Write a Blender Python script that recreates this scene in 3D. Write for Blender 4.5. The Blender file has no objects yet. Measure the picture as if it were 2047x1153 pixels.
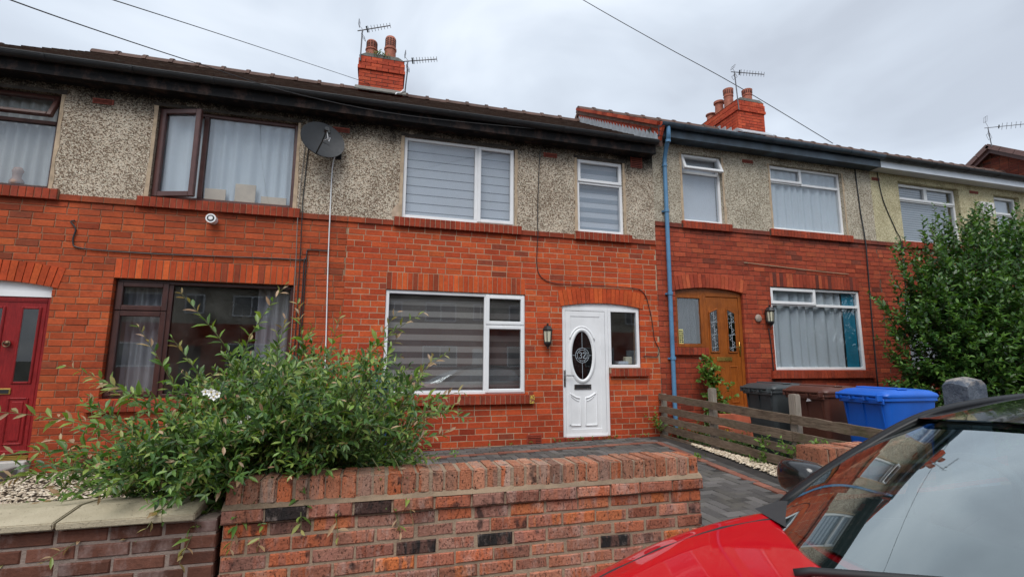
import bpy, bmesh, math, random
from mathutils import Vector, Matrix, noise
R = random.Random(7)
rad = math.radians
SC = bpy.context.scene
COL = SC.collection

# ------------------------------------------------------------------ camera
F_PX, YAW, PITCH, ROLL = 968.51, -0.2694, 0.1483, 0.0041
CAM = Vector((0.0, -7.1505, 1.2532))
fwd = Vector((-math.sin(YAW)*math.cos(PITCH), math.cos(YAW)*math.cos(PITCH), math.sin(PITCH)))
rgt = Vector((math.cos(YAW), math.sin(YAW), 0)); upv = rgt.cross(fwd)
CR = math.cos(ROLL)*rgt + math.sin(ROLL)*upv
CU = -math.sin(ROLL)*rgt + math.cos(ROLL)*upv
camd = bpy.data.cameras.new('camera'); cam = bpy.data.objects.new('camera', camd); COL.objects.link(cam)
camd.sensor_width = 36; camd.lens = F_PX/2047*36; camd.clip_start = 0.05; camd.clip_end = 3000
m = Matrix.Identity(4)
for i in range(3):
    m[i][0], m[i][1], m[i][2], m[i][3] = CR[i], CU[i], -fwd[i], CAM[i]
cam.matrix_world = m
SC.camera = cam
def proj(p):
    v = Vector(p)-CAM; z = v.dot(fwd)
    if z < 0.1: return None
    return (1023.5+F_PX*v.dot(CR)/z, 576.5-F_PX*v.dot(CU)/z, z)
def in_frame(p, mg=20):
    q = proj(p)
    return q is not None and -mg < q[0] < 2047+mg and -mg < q[1] < 1153+mg

# ------------------------------------------------------------------ world: overcast sky
SUN_EL, SUN_AZ = rad(56), rad(205)      # azimuth measured from +Y towards +X
world = bpy.data.worlds.new('World'); SC.world = world; world.use_nodes = True
wn = world.node_tree; wn.nodes.clear()
def wadd(t, **k):
    n = wn.nodes.new(t)
    for a, b in k.items(): setattr(n, a, b)
    return n
out = wadd('ShaderNodeOutputWorld'); bg = wadd('ShaderNodeBackground'); bg.inputs[1].default_value = 0.128
sky = wadd('ShaderNodeTexSky', sky_type='NISHITA', sun_disc=False, sun_elevation=SUN_EL, sun_rotation=SUN_AZ)
tc = wadd('ShaderNodeTexCoord')
mp = wadd('ShaderNodeMapping'); mp.inputs['Scale'].default_value = (1.3, 1.3, 2.6); mp.inputs['Location'].default_value = (0.35, 0.6, 0.1)
wn.links.new(tc.outputs['Generated'], mp.inputs[0])
n1 = wadd('ShaderNodeTexNoise'); n1.inputs['Scale'].default_value = 1.5; n1.inputs['Detail'].default_value = 5; n1.inputs['Roughness'].default_value = .47; n1.inputs['Distortion'].default_value = .35
wn.links.new(mp.outputs[0], n1.inputs[0])
cr = wadd('ShaderNodeValToRGB'); e = cr.color_ramp.elements
e[0].position = .36; e[0].color = (2.45, 2.66, 2.98, 1)
e[1].position = .64; e[1].color = (4.0, 4.3, 4.65, 1)
x_ = cr.color_ramp.elements.new(.5); x_.color = (3.12, 3.42, 3.8, 1)
wn.links.new(n1.outputs[0], cr.inputs[0])
mx = wadd('ShaderNodeMix', data_type='RGBA'); mx.inputs[0].default_value = .90   # cloud cover over the clear sky
wn.links.new(sky.outputs[0], mx.inputs[6]); wn.links.new(cr.outputs[0], mx.inputs[7])
wn.links.new(mx.outputs[2], bg.inputs[0]); wn.links.new(bg.outputs[0], out.inputs[0])
# ------------------------------------------------------------------ sun: broad, veiled by cloud
sl = bpy.data.lights.new('sun', 'SUN'); sun = bpy.data.objects.new('sun', sl); COL.objects.link(sun)
sl.energy = 1.5; sl.angle = rad(42); sl.color = (1.0, .97, .93)
sd = Vector((math.sin(SUN_AZ)*math.cos(SUN_EL), math.cos(SUN_AZ)*math.cos(SUN_EL), math.sin(SUN_EL)))
sun.rotation_euler = sd.to_track_quat('Z', 'Y').to_euler(); sun.location = (0, -10, 20)
# ------------------------------------------------------------------ exposure
SC.view_settings.view_transform = 'Standard'; SC.view_settings.look = 'None'
SC.view_settings.exposure = 0.95; SC.view_settings.gamma = 1; SC.view_settings.use_curve_mapping = False
SC.cycles.use_denoising = True
SC.cycles.max_bounces = 8; SC.cycles.transparent_max_bounces = 12; SC.cycles.caustics_reflective = False; SC.cycles.caustics_refractive = False

# ------------------------------------------------------------------ mesh helpers
class MB:
    def __init__(s): s.v = []; s.f = []; s.t = []; s.m = []
    def add(s, vs, fs, tone=(0, 0, 0), mi=0):
        b = len(s.v); s.v += [tuple(p) for p in vs]
        for f in fs: s.f.append(tuple(i+b for i in f)); s.t.append(tone); s.m.append(mi)
    def box(s, x0, x1, y0, y1, z0, z1, tone=(0, 0, 0), mi=0, mat=None, ch=0):
        if ch: return s.cbox(x0, x1, y0, y1, z0, z1, ch, tone, mi, mat)
        vs = [Vector((x, y, z)) for z in (z0, z1) for y in (y0, y1) for x in (x0, x1)]
        if mat: vs = [mat @ p for p in vs]
        s.add(vs, [(0, 2, 3, 1), (4, 5, 7, 6), (0, 1, 5, 4), (2, 6, 7, 3), (0, 4, 6, 2), (1, 3, 7, 5)], tone, mi)
    def cbox(s, x0, x1, y0, y1, z0, z1, c, tone=(0, 0, 0), mi=0, mat=None):
        bm = bmesh.new(); bmesh.ops.create_cube(bm, size=1)
        for q in bm.verts: q.co = Vector(((x0+x1)/2+q.co.x*(x1-x0), (y0+y1)/2+q.co.y*(y1-y0), (z0+z1)/2+q.co.z*(z1-z0)))
        bmesh.ops.bevel(bm, geom=bm.edges[:], offset=c, segments=1, affect='EDGES', clamp_overlap=True)
        s.bm(bm, tone, mi, mat)
    def bm(s, bm, tone=(0, 0, 0), mi=0, mat=None):
        bm.verts.ensure_lookup_table(); bm.verts.index_update()
        vs = [(mat @ q.co) if mat else q.co.copy() for q in bm.verts]
        s.add(vs, [[q.index for q in f.verts] for f in bm.faces], tone, mi); bm.free()
    def tube(s, pts, r, n=8, cap=True, tone=(0, 0, 0), mi=0):
        pts = [Vector(p) for p in pts]; k = len(pts); rs = r if isinstance(r, (list, tuple)) else [r]*k
        vs = []; up = None
        for i, p in enumerate(pts):
            d = (pts[min(i+1, k-1)]-pts[max(i-1, 0)]).normalized()
            if up is None: up = Vector((0, 0, 1)) if abs(d.z) < .9 else Vector((0, 1, 0))
            a = d.cross(up)
            if a.length < 1e-4: a = d.cross(Vector((1, 0, 0)))
            a.normalize(); b = a.cross(d).normalized(); up = b
            for j in range(n):
                th = 2*math.pi*j/n; vs.append(p+(a*math.cos(th)+b*math.sin(th))*rs[i])
        fs = [(i*n+j, i*n+(j+1) % n, (i+1)*n+(j+1) % n, (i+1)*n+j) for i in range(k-1) for j in range(n)]
        if cap: fs += [tuple(range(n))[::-1], tuple(range((k-1)*n, k*n))]
        s.add(vs, fs, tone, mi)
    def lathe(s, prof, c, n=20, axis='Z', mi=0, mat=None):
        vs = []; c = Vector(c)
        for r, h in prof:
            for j in range(n):
                th = 2*math.pi*j/n; a, b = r*math.cos(th), r*math.sin(th)
                p = Vector((a, b, h)) if axis == 'Z' else (Vector((a, h, b)) if axis == 'Y' else Vector((h, a, b)))
                if mat: p = mat @ p
                vs.append(c+p)
        k = len(prof)
        fs = [(i*n+j, i*n+(j+1) % n, (i+1)*n+(j+1) % n, (i+1)*n+j) for i in range(k-1) for j in range(n)]
        fs += [tuple(range(n))[::-1], tuple(range((k-1)*n, k*n))]
        s.add(vs, fs, (0, 0, 0), mi)
    def prism(s, poly, y0, y1, plane='XZ', tone=(0, 0, 0), mi=0):
        n = len(poly)
        def P(a, b, h): return (a, h, b) if plane == 'XZ' else ((h, a, b) if plane == 'YZ' else (a, b, h))
        vs = [P(a, b, y0) for a, b in poly]+[P(a, b, y1) for a, b in poly]
        fs = [tuple(range(n)), tuple(range(2*n-1, n-1, -1))]+[(i, i+n, (i+1) % n+n, (i+1) % n) for i in range(n)]
        s.add(vs, fs, tone, mi)
    def grid(s, fn, nu, nv, mi=0, tone=(0, 0, 0)):
        vs = [fn(i/nu, j/nv) for j in range(nv+1) for i in range(nu+1)]
        w = nu+1
        s.add(vs, [(j*w+i, j*w+i+1, (j+1)*w+i+1, (j+1)*w+i) for j in range(nv) for i in range(nu)], tone, mi)
    def mesh(s, name, mats, org=(0, 0, 0), smooth=False, tone=False):
        me = bpy.data.meshes.new(name)
        ox, oy, oz = org
        me.from_pydata([(a-ox, b-oy, c-oz) for a, b, c in s.v], [], s.f)
        for q in (mats if isinstance(mats, (list, tuple)) else [mats]): me.materials.append(q)
        if any(s.m): me.polygons.foreach_set('material_index', s.m)
        if smooth: me.polygons.foreach_set('use_smooth', [True]*len(s.f))
        if tone:
            at = me.attributes.new('tone', 'FLOAT_COLOR', 'FACE')
            at.data.foreach_set('color', [c for t in s.t for c in (t[0], t[1], t[2], 1)])
        return me
    def build(s, name, mats, parent=None, smooth=False, tone=False, fix=True, auto=None):
        xs = [p[0] for p in s.v]; ys = [p[1] for p in s.v]; zs = [p[2] for p in s.v]
        org = ((min(xs)+max(xs))/2, (min(ys)+max(ys))/2, min(zs))
        me = s.mesh(name, mats, org, smooth, tone)
        if fix:
            b = bmesh.new(); b.from_mesh(me); bmesh.ops.recalc_face_normals(b, faces=b.faces); b.to_mesh(me); b.free()
        o = link(name, me, parent, org)
        if tone: o.color = (0, 0, 0, 1)
        if smooth and auto: 
            md = None
            me.set_sharp_from_angle(angle=rad(auto))
        return o
WM = {}
def link(name, data, parent=None, loc=(0, 0, 0), rot=None, scale=None):
    o = bpy.data.objects.new(name, data); COL.objects.link(o)
    o.location = loc
    if rot: o.rotation_euler = rot
    if scale: o.scale = scale
    mw = Matrix.LocRotScale(Vector(loc), o.rotation_euler, o.scale)
    if parent is not None:
        o.parent = parent; o.matrix_parent_inverse = WM[parent.name].inverted()
    WM[o.name] = mw
    return o
def thing(name, label, cat, loc=(0, 0, 0), group=None):
    o = link(name, None, None, loc); o.empty_display_size = .1
    return tag(o, label, cat, group)
def tag(o, label=None, cat=None, group=None, kind=None):
    if label: o['label'] = label
    if cat: o['category'] = cat
    if group: o['group'] = group
    if kind: o['kind'] = kind
    return o
def copy_tree(root, dloc, rz=0, label=None, group=None):
    """copy a thing and its parts, moved by dloc (about its own origin turned by rz)"""
    def cp(o, par):
        c = o.copy(); COL.objects.link(c)
        if par is not None: c.parent = par
        for ch in [q for q in bpy.data.objects if q.parent == o and q != c]: cp(ch, c)
        return c
    c = cp(root, None); c.location = Vector(root.location)+Vector(dloc); c.rotation_euler = (0, 0, rz)
    if label: c['label'] = label
    if group: c['group'] = group
    return c

# ------------------------------------------------------------------ material helpers
class G:
    def __init__(s, name):
        s.mat = bpy.data.materials.new(name); s.mat.use_nodes = True; s.t = s.mat.node_tree; s.t.nodes.clear()
        s.out = s.t.nodes.new('ShaderNodeOutputMaterial'); s._pos = None
    def set(s, sock, v):
        if isinstance(v, bpy.types.NodeSocket): s.t.links.new(v, sock)
        elif isinstance(v, (tuple, list)) and len(v) == 3 and sock.type == 'RGBA': sock.default_value = (*v, 1)
        else: sock.default_value = v
    def n(s, typ, inp=None, **props):
        nd = s.t.nodes.new(typ)
        for k, v in props.items(): setattr(nd, k, v)
        for k, v in (inp or {}).items(): s.set(nd.inputs[k], v)
        return nd
    @property
    def pos(s):
        if s._pos is None: s._pos = s.n('ShaderNodeNewGeometry').outputs['Position']
        return s._pos
    def map(s, scale, vec=None, rot=(0, 0, 0), loc=(0, 0, 0)):
        return s.n('ShaderNodeMapping', {0: vec or s.pos, 'Scale': scale, 'Rotation': rot, 'Location': loc}).outputs[0]
    def noise(s, scale, detail=3, rough=.55, vec=None, dist=0):
        return s.n('ShaderNodeTexNoise', {0: vec or s.pos, 'Scale': scale, 'Detail': detail, 'Roughness': rough, 'Distortion': dist}).outputs[0]
    def vor(s, scale, vec=None, out='Distance', feature='F1'):
        return s.n('ShaderNodeTexVoronoi', {0: vec or s.pos, 'Scale': scale}, feature=feature).outputs[out]
    def ramp(s, f, stops, interp='LINEAR'):
        r = s.n('ShaderNodeValToRGB', {0: f}); r.color_ramp.interpolation = interp; el = r.color_ramp.elements
        while len(el) < len(stops): el.new(.5)
        for e, (p, c) in zip(el, stops):
            e.position = p; e.color = (c, c, c, 1) if isinstance(c, (int, float)) else (*c, 1)
        return r.outputs[0]
    def mix(s, f, a, b, blend='MIX'):
        n = s.n('ShaderNodeMix', {0: f, 6: a, 7: b}, data_type='RGBA', blend_type=blend); return n.outputs[2]
    def math(s, op, a, b=0.0, c=None, clamp=False):
        n = s.n('ShaderNodeMath', {0: a, 1: b}, operation=op, use_clamp=clamp)
        if c is not None: s.set(n.inputs[2], c)
        return n.outputs[0]
    def smooth(s, v, a, b):
        return s.n('ShaderNodeMapRange', {0: v, 1: a, 2: b, 3: 0.0, 4: 1.0}, interpolation_type='SMOOTHSTEP').outputs[0]
    def sep(s, v):
        return s.n('ShaderNodeSeparateXYZ', {0: v}).outputs
    def bump(s, h, dist=.01, strength=1.0):
        return s.n('ShaderNodeBump', {'Height': h, 'Distance': dist, 'Strength': strength}).outputs[0]
    def tone(s):
        a = s.n('ShaderNodeAttribute', attribute_name='tone').outputs['Color']
        b = s.n('ShaderNodeObjectInfo').outputs['Color']
        t = s.n('ShaderNodeVectorMath', {0: a, 1: b}, operation='ADD').outputs[0]
        return s.sep(t)
    def pbr(s, col, rough=.6, normal=None, metal=0.0, spec=.5, coat=0.0, trans=0.0, sheen=0.0):
        b = s.n('ShaderNodeBsdfPrincipled', {'Base Color': col, 'Roughness': rough, 'Metallic': metal, 'Specular IOR Level': spec})
        if normal is not None: s.set(b.inputs['Normal'], normal)
        if coat: b.inputs['Coat Weight'].default_value = coat; b.inputs['Coat Roughness'].default_value = .03
        if trans: b.inputs['Transmission Weight'].default_value = trans
        s.t.links.new(b.outputs[0], s.out.inputs[0]); return b
def plain(name, col, rough=.5, metal=0.0, spec=.5, var=.12, sc=6.0, coat=0.0, bump=0.0):
    g = G(name); nz = g.noise(sc, 4, .6)
    c = g.mix(g.ramp(nz, [(.3, 0.0), (.7, 1.0)]), tuple(x*(1-var) for x in col), tuple(min(1, x*(1+var)) for x in col))
    rr = g.math('ADD', g.math('MULTIPLY', g.noise(sc*2.3, 3), .2), rough-.1)
    nm = g.bump(g.noise(sc*14, 3), .004, bump) if bump else None
    g.pbr(c, rr, nm, metal, spec, coat); return g.mat

def reclaimed_mat(name, stops, pale, spots=.6, top=None):
    """old mixed bricks: two fired colours in blotches, kiln marks, lime bloom and black specks"""
    g = G(name); t = g.tone()
    off = g.n('ShaderNodeCombineXYZ', {0: g.math('MULTIPLY', t[2], 37.0), 1: g.math('MULTIPLY', t[0], 19.0), 2: g.math('MULTIPLY', t[1], 53.0)}).outputs[0]
    v = g.n('ShaderNodeVectorMath', {0: g.pos, 1: off}, operation='ADD').outputs[0]
    c1 = g.ramp(t[0], stops); c2 = g.ramp(t[2], stops)
    bl = g.ramp(g.noise(7, 3, .55, g.map((2.1, 1, .45), v), .5), [(.46, 0.0), (.54, 1.0)])
    c = g.mix(g.math('MULTIPLY', bl, .75), c1, c2)
    fine = g.noise(75, 4, .7, v); val = g.math('MULTIPLY', g.math('ADD', g.math('MULTIPLY', t[1], .6), .62), g.math('ADD', g.math('MULTIPLY', fine, .9), .5))
    c = g.mix(1.0, c, g.n('ShaderNodeCombineColor', {0: val, 1: val, 2: val}).outputs[0], 'MULTIPLY')
    kiln = g.ramp(g.noise(11, 2, .5, g.map((1, 1, .7), v)), [(.62, 0.0), (.70, 1.0)])
    c = g.mix(g.math('MULTIPLY', kiln, .75), c, (.022, .020, .022))
    lime = g.ramp(g.noise(6.5, 5, .75, g.map((1.2, 1, .5))), [(.53, 0.0), (.74, 1.0)])
    c = g.mix(g.math('MULTIPLY', lime, pale[1]), c, pale[0])
    sp = g.ramp(g.noise(95, 3, .65, g.map((1, 1, .55), v)), [(.58, 0.0), (.65, 1.0)])
    c = g.mix(g.math('MULTIPLY', sp, spots), c, (.018, .014, .012))
    h = g.math('SUBTRACT', g.math('ADD', fine, g.noise(22, 4, .6, v)), g.math('MULTIPLY', sp, .8))
    g.pbr(c, .88, g.bump(h, .010, .8), spec=.2); return g.mat
def brick_mat(name, stops, wear=.35, dirt=(.03, .02, .018), pale=None, scale=1.0, spots=0.0, soot=None):
    """stops: palette picked by tone.r; tone.g brightness; tone.b blotch seed"""
    g = G(name); t = g.tone()
    c = g.ramp(t[0], stops, 'LINEAR')
    off = g.n('ShaderNodeCombineXYZ', {0: g.math('MULTIPLY', t[2], 37.0), 1: g.math('MULTIPLY', t[0], 19.0), 2: g.math('MULTIPLY', t[1], 53.0)}).outputs[0]
    v = g.n('ShaderNodeVectorMath', {0: g.pos, 1: off}, operation='ADD').outputs[0]
    big = g.noise(9*scale, 3, .6, v); fine = g.noise(60*scale, 4, .65, v)
    val = g.math('ADD', g.math('MULTIPLY', t[1], .5), .72)
    val = g.math('MULTIPLY', val, g.math('ADD', g.math('MULTIPLY', g.math('ADD', g.math('MULTIPLY', fine, .6), g.math('MULTIPLY', g.noise(24*scale, 3, .6, v), .6)), .95), .43))
    c = g.mix(1.0, c, g.n('ShaderNodeCombineColor', {0: val, 1: val, 2: val}).outputs[0], 'MULTIPLY')
    f = g.math('MULTIPLY', g.ramp(big, [(.52, 0.0), (.75, 1.0)]), wear)
    c = g.mix(f, c, dirt)
    if pale is not None:
        f2 = g.math('MULTIPLY', g.ramp(g.noise(5*scale, 5, .7, g.map((1, 1, .55), v)), [(.50, 0.0), (.72, 1.0)]), pale[1])
        c = g.mix(f2, c, pale[0])
    if spots:
        sp = g.ramp(g.noise(70*scale, 3, .6, g.map((1, 1, .5), v)), [(.60, 0.0), (.68, 1.0)])
        c = g.mix(g.math('MULTIPLY', sp, spots), c, (.02, .015, .012))
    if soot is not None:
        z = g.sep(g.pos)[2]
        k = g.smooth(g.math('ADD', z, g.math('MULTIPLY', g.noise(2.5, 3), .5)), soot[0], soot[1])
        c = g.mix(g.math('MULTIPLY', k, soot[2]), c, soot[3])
    wz = g.math('ADD', g.math('MULTIPLY', g.noise(1.1, 5, .65, g.map((1, 1, 1.3))), .9), .55)
    c = g.mix(1.0, c, g.n('ShaderNodeCombineColor', {0: wz, 1: wz, 2: wz}).outputs[0], 'MULTIPLY')
    nm = g.bump(g.math('ADD', fine, g.math('MULTIPLY', big, .6)), .007, .7)
    g.pbr(c, g.math('ADD', g.math('MULTIPLY', fine, .2), .68), nm, spec=.16); return g.mat
def mortar_mat(name, col, dark=(.06, .05, .04), wear=.4):
    g = G(name); a = g.noise(3, 5, .65); b = g.noise(90, 3, .6)
    c = g.mix(g.math('MULTIPLY', g.ramp(a, [(.42, 0.0), (.68, 1.0)]), wear), col, dark)
    c = g.mix(g.math('MULTIPLY', b, .35), c, tuple(x*.6 for x in col))
    g.pbr(c, .9, g.bump(g.math('ADD', b, g.noise(28, 4)), .007, .8), spec=.2); return g.mat
def dash_mat(name, base, dark, light, dens=.5, stain=None, streak=.3):
    """pebble-dash: stones bedded in a rendered coat, sooty where stained"""
    g = G(name)
    wob = g.n('ShaderNodeVectorMath', {0: g.n('ShaderNodeTexNoise', {0: g.pos, 'Scale': 45.0, 'Detail': 2.0}).outputs[1], 1: (.022, .022, .022), 2: g.pos}, operation='MULTIPLY_ADD').outputs[0]
    vn = g.n('ShaderNodeTexVoronoi', {0: g.map((1, 1, 1.25), wob), 'Scale': 76.0})
    rnd = g.sep(vn.outputs['Color']); d = vn.outputs['Distance']
    nz = g.noise(58, 2, .5)
    patch = g.noise(2.2, 4, .6)
    q = g.math('ADD', g.math('ADD', g.math('MULTIPLY', rnd[0], .55), g.math('MULTIPLY', nz, .35)), g.math('MULTIPLY', patch, .35))
    holes = g.ramp(q, [(.80-dens*.28, 0.0), (.83-dens*.28, 1.0)])
    lightp = g.ramp(rnd[2], [(.78, 0.0), (.84, 1.0)])
    c = g.mix(g.ramp(rnd[1], [(.2, 0.0), (.9, 1.0)]), base, light)
    c = g.mix(g.math('MULTIPLY', g.ramp(patch, [(.35, 0.0), (.7, 1.0)]), .35), c, tuple(x*.62 for x in base))
    c = g.mix(g.math('MULTIPLY', lightp, .5), c, tuple(min(.8, x*1.35) for x in light))
    c = g.mix(g.math('MULTIPLY', holes, .9), c, dark)
    p = g.sep(g.pos)
    if streak:
        st = g.ramp(g.noise(3.2, 4, .6, g.map((1.6, 1, .16))), [(.52, 0.0), (.72, 1.0)])
        c = g.mix(g.math('MULTIPLY', st, streak), c, tuple(x*.42 for x in base))
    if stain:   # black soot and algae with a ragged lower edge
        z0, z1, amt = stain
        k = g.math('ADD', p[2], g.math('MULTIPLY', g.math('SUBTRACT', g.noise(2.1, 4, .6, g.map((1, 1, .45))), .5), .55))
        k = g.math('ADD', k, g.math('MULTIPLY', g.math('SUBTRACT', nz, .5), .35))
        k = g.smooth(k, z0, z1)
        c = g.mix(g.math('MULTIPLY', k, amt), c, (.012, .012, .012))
    h = g.math('SUBTRACT', g.math('ADD', g.math('MULTIPLY', d, -.6), g.math('MULTIPLY', nz, .5)), g.math('MULTIPLY', holes, .5))
    g.pbr(c, .92, g.bump(h, .02, .8), spec=.15); return g.mat
def wood_mat(name, a, b, axis=0, scale=1.0, rough=.6, green=0.0):
    g = G(name); sc = [9*scale]*3; sc[axis] = .9*scale
    oi = g.n('ShaderNodeObjectInfo').outputs['Random']
    off = g.n('ShaderNodeCombineXYZ', {0: g.math('MULTIPLY', oi, 31.0), 1: g.math('MULTIPLY', oi, 17.0), 2: g.math('MULTIPLY', oi, 47.0)}).outputs[0]
    v = g.n('ShaderNodeVectorMath', {0: g.pos, 1: off}, operation='ADD').outputs[0]
    gr = g.noise(3, 6, .65, g.map(tuple(sc), v), 1.2); pt = g.noise(3.0, 4, .6, v)
    c = g.mix(g.ramp(gr, [(.32, 0.0), (.66, 1.0)]), a, b)
    c = g.mix(g.math('MULTIPLY', g.ramp(pt, [(.45, 0.0), (.7, 1.0)]), .45), c, tuple(x*.45 for x in a))
    if green: c = g.mix(g.math('MULTIPLY', g.ramp(g.noise(5, 4, .6, v), [(.55, 0.0), (.75, 1.0)]), green), c, (.05, .07, .015))
    g.pbr(c, rough, g.bump(gr, .006, .5), spec=.3); return g.mat
def glass_mat(name, tint=(.93, .95, .965), boost=1.7, grime=.04):
    g = G(name)
    fc = g.n('ShaderNodeLayerWeight', {0: .5}).outputs['Facing']
    f = g.math('MULTIPLY', g.math('ADD', g.math('MULTIPLY', g.math('POWER', fc, 5.0), .96), .04), boost, clamp=True)
    tr = g.n('ShaderNodeBsdfTransparent', {0: tint}); gl = g.n('ShaderNodeBsdfGlossy', {0: (.95, .97, 1), 'Roughness': .006})
    ms = g.n('ShaderNodeMixShader', {0: f, 1: tr.outputs[0], 2: gl.outputs[0]})
    df = g.n('ShaderNodeBsdfDiffuse', {0: (.55, .55, .5)})
    m2 = g.n('ShaderNodeMixShader', {0: g.math('MULTIPLY', g.ramp(g.noise(2.5, 4, .6), [(.4, 0.0), (.8, 1.0)]), grime), 1: ms.outputs[0], 2: df.outputs[0]})
    g.t.links.new(m2.outputs[0], g.out.inputs[0]); return g.mat
def leaf_mat(name, stops, rough=.45, trans=.3):
    g = G(name); t = g.tone()
    c = g.ramp(t[0], stops); nz = g.noise(26, 2)
    v = g.math('MULTIPLY', g.math('ADD', g.math('MULTIPLY', t[1], .7), .62), g.math('ADD', g.math('MULTIPLY', nz, .4), .8))
    c = g.mix(1.0, c, g.n('ShaderNodeCombineColor', {0: v, 1: v, 2: v}).outputs[0], 'MULTIPLY')
    b = g.n('ShaderNodeBsdfPrincipled', {'Base Color': c, 'Roughness': rough, 'Specular IOR Level': .42})
    tl = g.n('ShaderNodeBsdfTranslucent', {0: g.mix(1.0, c, (1.25, 1.35, .5), 'MULTIPLY')})
    ms = g.n('ShaderNodeMixShader', {0: trans, 1: b.outputs[0], 2: tl.outputs[0]})
    g.t.links.new(ms.outputs[0], g.out.inputs[0]); return g.mat
def cloth_mat(name, col, rough=.9, trans=.25, fold=0):
    g = G(name); nz = g.noise(60, 3)
    c = g.mix(g.math('MULTIPLY', nz, .3), col, tuple(x*.75 for x in col))
    df = g.n('ShaderNodeBsdfDiffuse', {0: c}); tl = g.n('ShaderNodeBsdfTranslucent', {0: c})
    ms = g.n('ShaderNodeMixShader', {0: trans, 1: df.outputs[0], 2: tl.outputs[0]})
    g.t.links.new(ms.outputs[0], g.out.inputs[0]); return g.mat

# ------------------------------------------------------------------ materials
RED = [(0, (0.258, 0.036, 0.016)), (.25, (0.371, 0.054, 0.020)), (.55, (0.464, 0.075, 0.024)), (.8, (0.536, 0.105, 0.030)), (1, (0.206, 0.045, 0.027))]
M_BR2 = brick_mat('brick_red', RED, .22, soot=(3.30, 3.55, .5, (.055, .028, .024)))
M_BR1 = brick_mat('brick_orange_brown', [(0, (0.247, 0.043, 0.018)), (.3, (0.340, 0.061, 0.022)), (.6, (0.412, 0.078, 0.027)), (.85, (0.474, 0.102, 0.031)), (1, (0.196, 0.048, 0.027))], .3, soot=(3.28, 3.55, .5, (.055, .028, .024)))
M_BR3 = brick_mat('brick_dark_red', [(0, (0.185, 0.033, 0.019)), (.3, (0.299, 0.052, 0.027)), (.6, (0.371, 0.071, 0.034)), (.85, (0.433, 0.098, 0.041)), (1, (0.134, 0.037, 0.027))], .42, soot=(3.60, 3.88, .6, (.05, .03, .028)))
M_BRL = brick_mat('brick_lintel_orange', [(0, (0.371, 0.054, 0.019)), (.5, (0.474, 0.074, 0.023)), (.9, (0.546, 0.107, 0.029)), (1, (0.258, 0.051, 0.023))], .3)
M_BRS = brick_mat('brick_sill', [(0, (0.196, 0.033, 0.017)), (.5, (0.309, 0.051, 0.023)), (1, (0.247, 0.049, 0.029))], .5)
M_BRC = brick_mat('brick_chimney', [(0, (0.309, 0.048, 0.024)), (.5, (0.422, 0.066, 0.031)), (1, (0.494, 0.094, 0.041))], .45)
M_BRG = reclaimed_mat('brick_reclaimed', [(0, (.28, .090, .055)), (.14, (.42, .155, .098)), (.28, (.37, .185, .135)), (.42, (.52, .130, .048)), (.54, (.32, .14, .105)), (.66, (.44, .22, .165)), (.78, (.56, .155, .045)), (.88, (.26, .125, .095)), (.95, (.15, .075, .06)), (1, (.03, .026, .026))], ((.56, .45, .40), .55), .6)
M_BRT = reclaimed_mat('brick_coping', [(0, (.40, .15, .085)), (.3, (.47, .22, .135)), (.5, (.46, .125, .05)), (.7, (.50, .27, .18)), (.9, (.28, .12, .08)), (1, (.42, .33, .27))], ((.58, .43, .33), .40), .92)
M_BRB = brick_mat('brick_brown', [(0, (.095, .042, .029)), (.5, (.135, .055, .037)), (1, (.175, .075, .052))], .35, (.05, .03, .028), ((.40, .31, .29), .6), 1.0)
M_MO1 = mortar_mat('mortar_pinkish', (.34, .19, .115))
M_MO2 = mortar_mat('mortar_buff', (.46, .32, .215), wear=.35)
M_MO3 = mortar_mat('mortar_dark', (.14, .085, .062))
M_MOG = mortar_mat('mortar_garden', (.37, .275, .195), (.15, .11, .085), .6)
M_MOB = mortar_mat('mortar_grey', (.30, .235, .20), (.12, .1, .09), .5)
M_MOC = mortar_mat('mortar_chimney', (.10, .055, .045))
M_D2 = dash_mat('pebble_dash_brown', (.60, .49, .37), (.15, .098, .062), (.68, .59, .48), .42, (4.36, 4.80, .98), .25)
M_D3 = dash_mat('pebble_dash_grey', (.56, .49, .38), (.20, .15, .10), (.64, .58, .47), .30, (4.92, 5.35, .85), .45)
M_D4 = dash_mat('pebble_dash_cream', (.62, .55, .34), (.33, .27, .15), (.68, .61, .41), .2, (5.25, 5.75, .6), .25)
M_PVC = plain('white_upvc', (.76, .77, .78), .34, var=.07, sc=2.5)
M_BROWN = plain('brown_upvc', (.055, .020, .016), .32, var=.25, sc=8)
M_BROWN2 = plain('mahogany_upvc', (.085, .035, .030), .35, var=.2, sc=8)
M_OAK = wood_mat('golden_oak_upvc', (.21, .054, .007), (.35, .098, .014), 2, 1.5, .42)
M_REDDOOR = wood_mat('red_woodgrain', (.18, .008, .010), (.29, .018, .018), 2, 2.5, .38)
M_GLASS = glass_mat('window_glass')
M_DARKGL = glass_mat('leaded_glass', (.35, .37, .4), 1.5)
M_BLACK = plain('black_painted_metal', (.016, .017, .018), .38, var=.3, sc=9)
M_GUT2 = plain('gutter_black', (.010, .011, .013), .6, var=.5, sc=5)
M_FASC2 = brick_mat('fascia_peeling_black', [(0, (.010, .010, .011)), (1, (.016, .016, .018))], .3, (.02, .016, .014), ((.15, .09, .07), .55), .8)
M_GUT3 = plain('gutter_blue_black', (.030, .050, .072), .45, var=.55, sc=4)
M_BLUEPIPE = plain('blue_painted_pipe', (.085, .21, .36), .40, var=.15, sc=5)
M_WHITEF = plain('white_fascia', (.62, .66, .72), .4, var=.06, sc=4)
M_TERRA = plain('terracotta', (.33, .10, .058), .7, var=.3, sc=9, bump=.3)
M_VENT = plain('terracotta_vent', (.26, .055, .032), .7, var=.25, sc=20)
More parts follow.
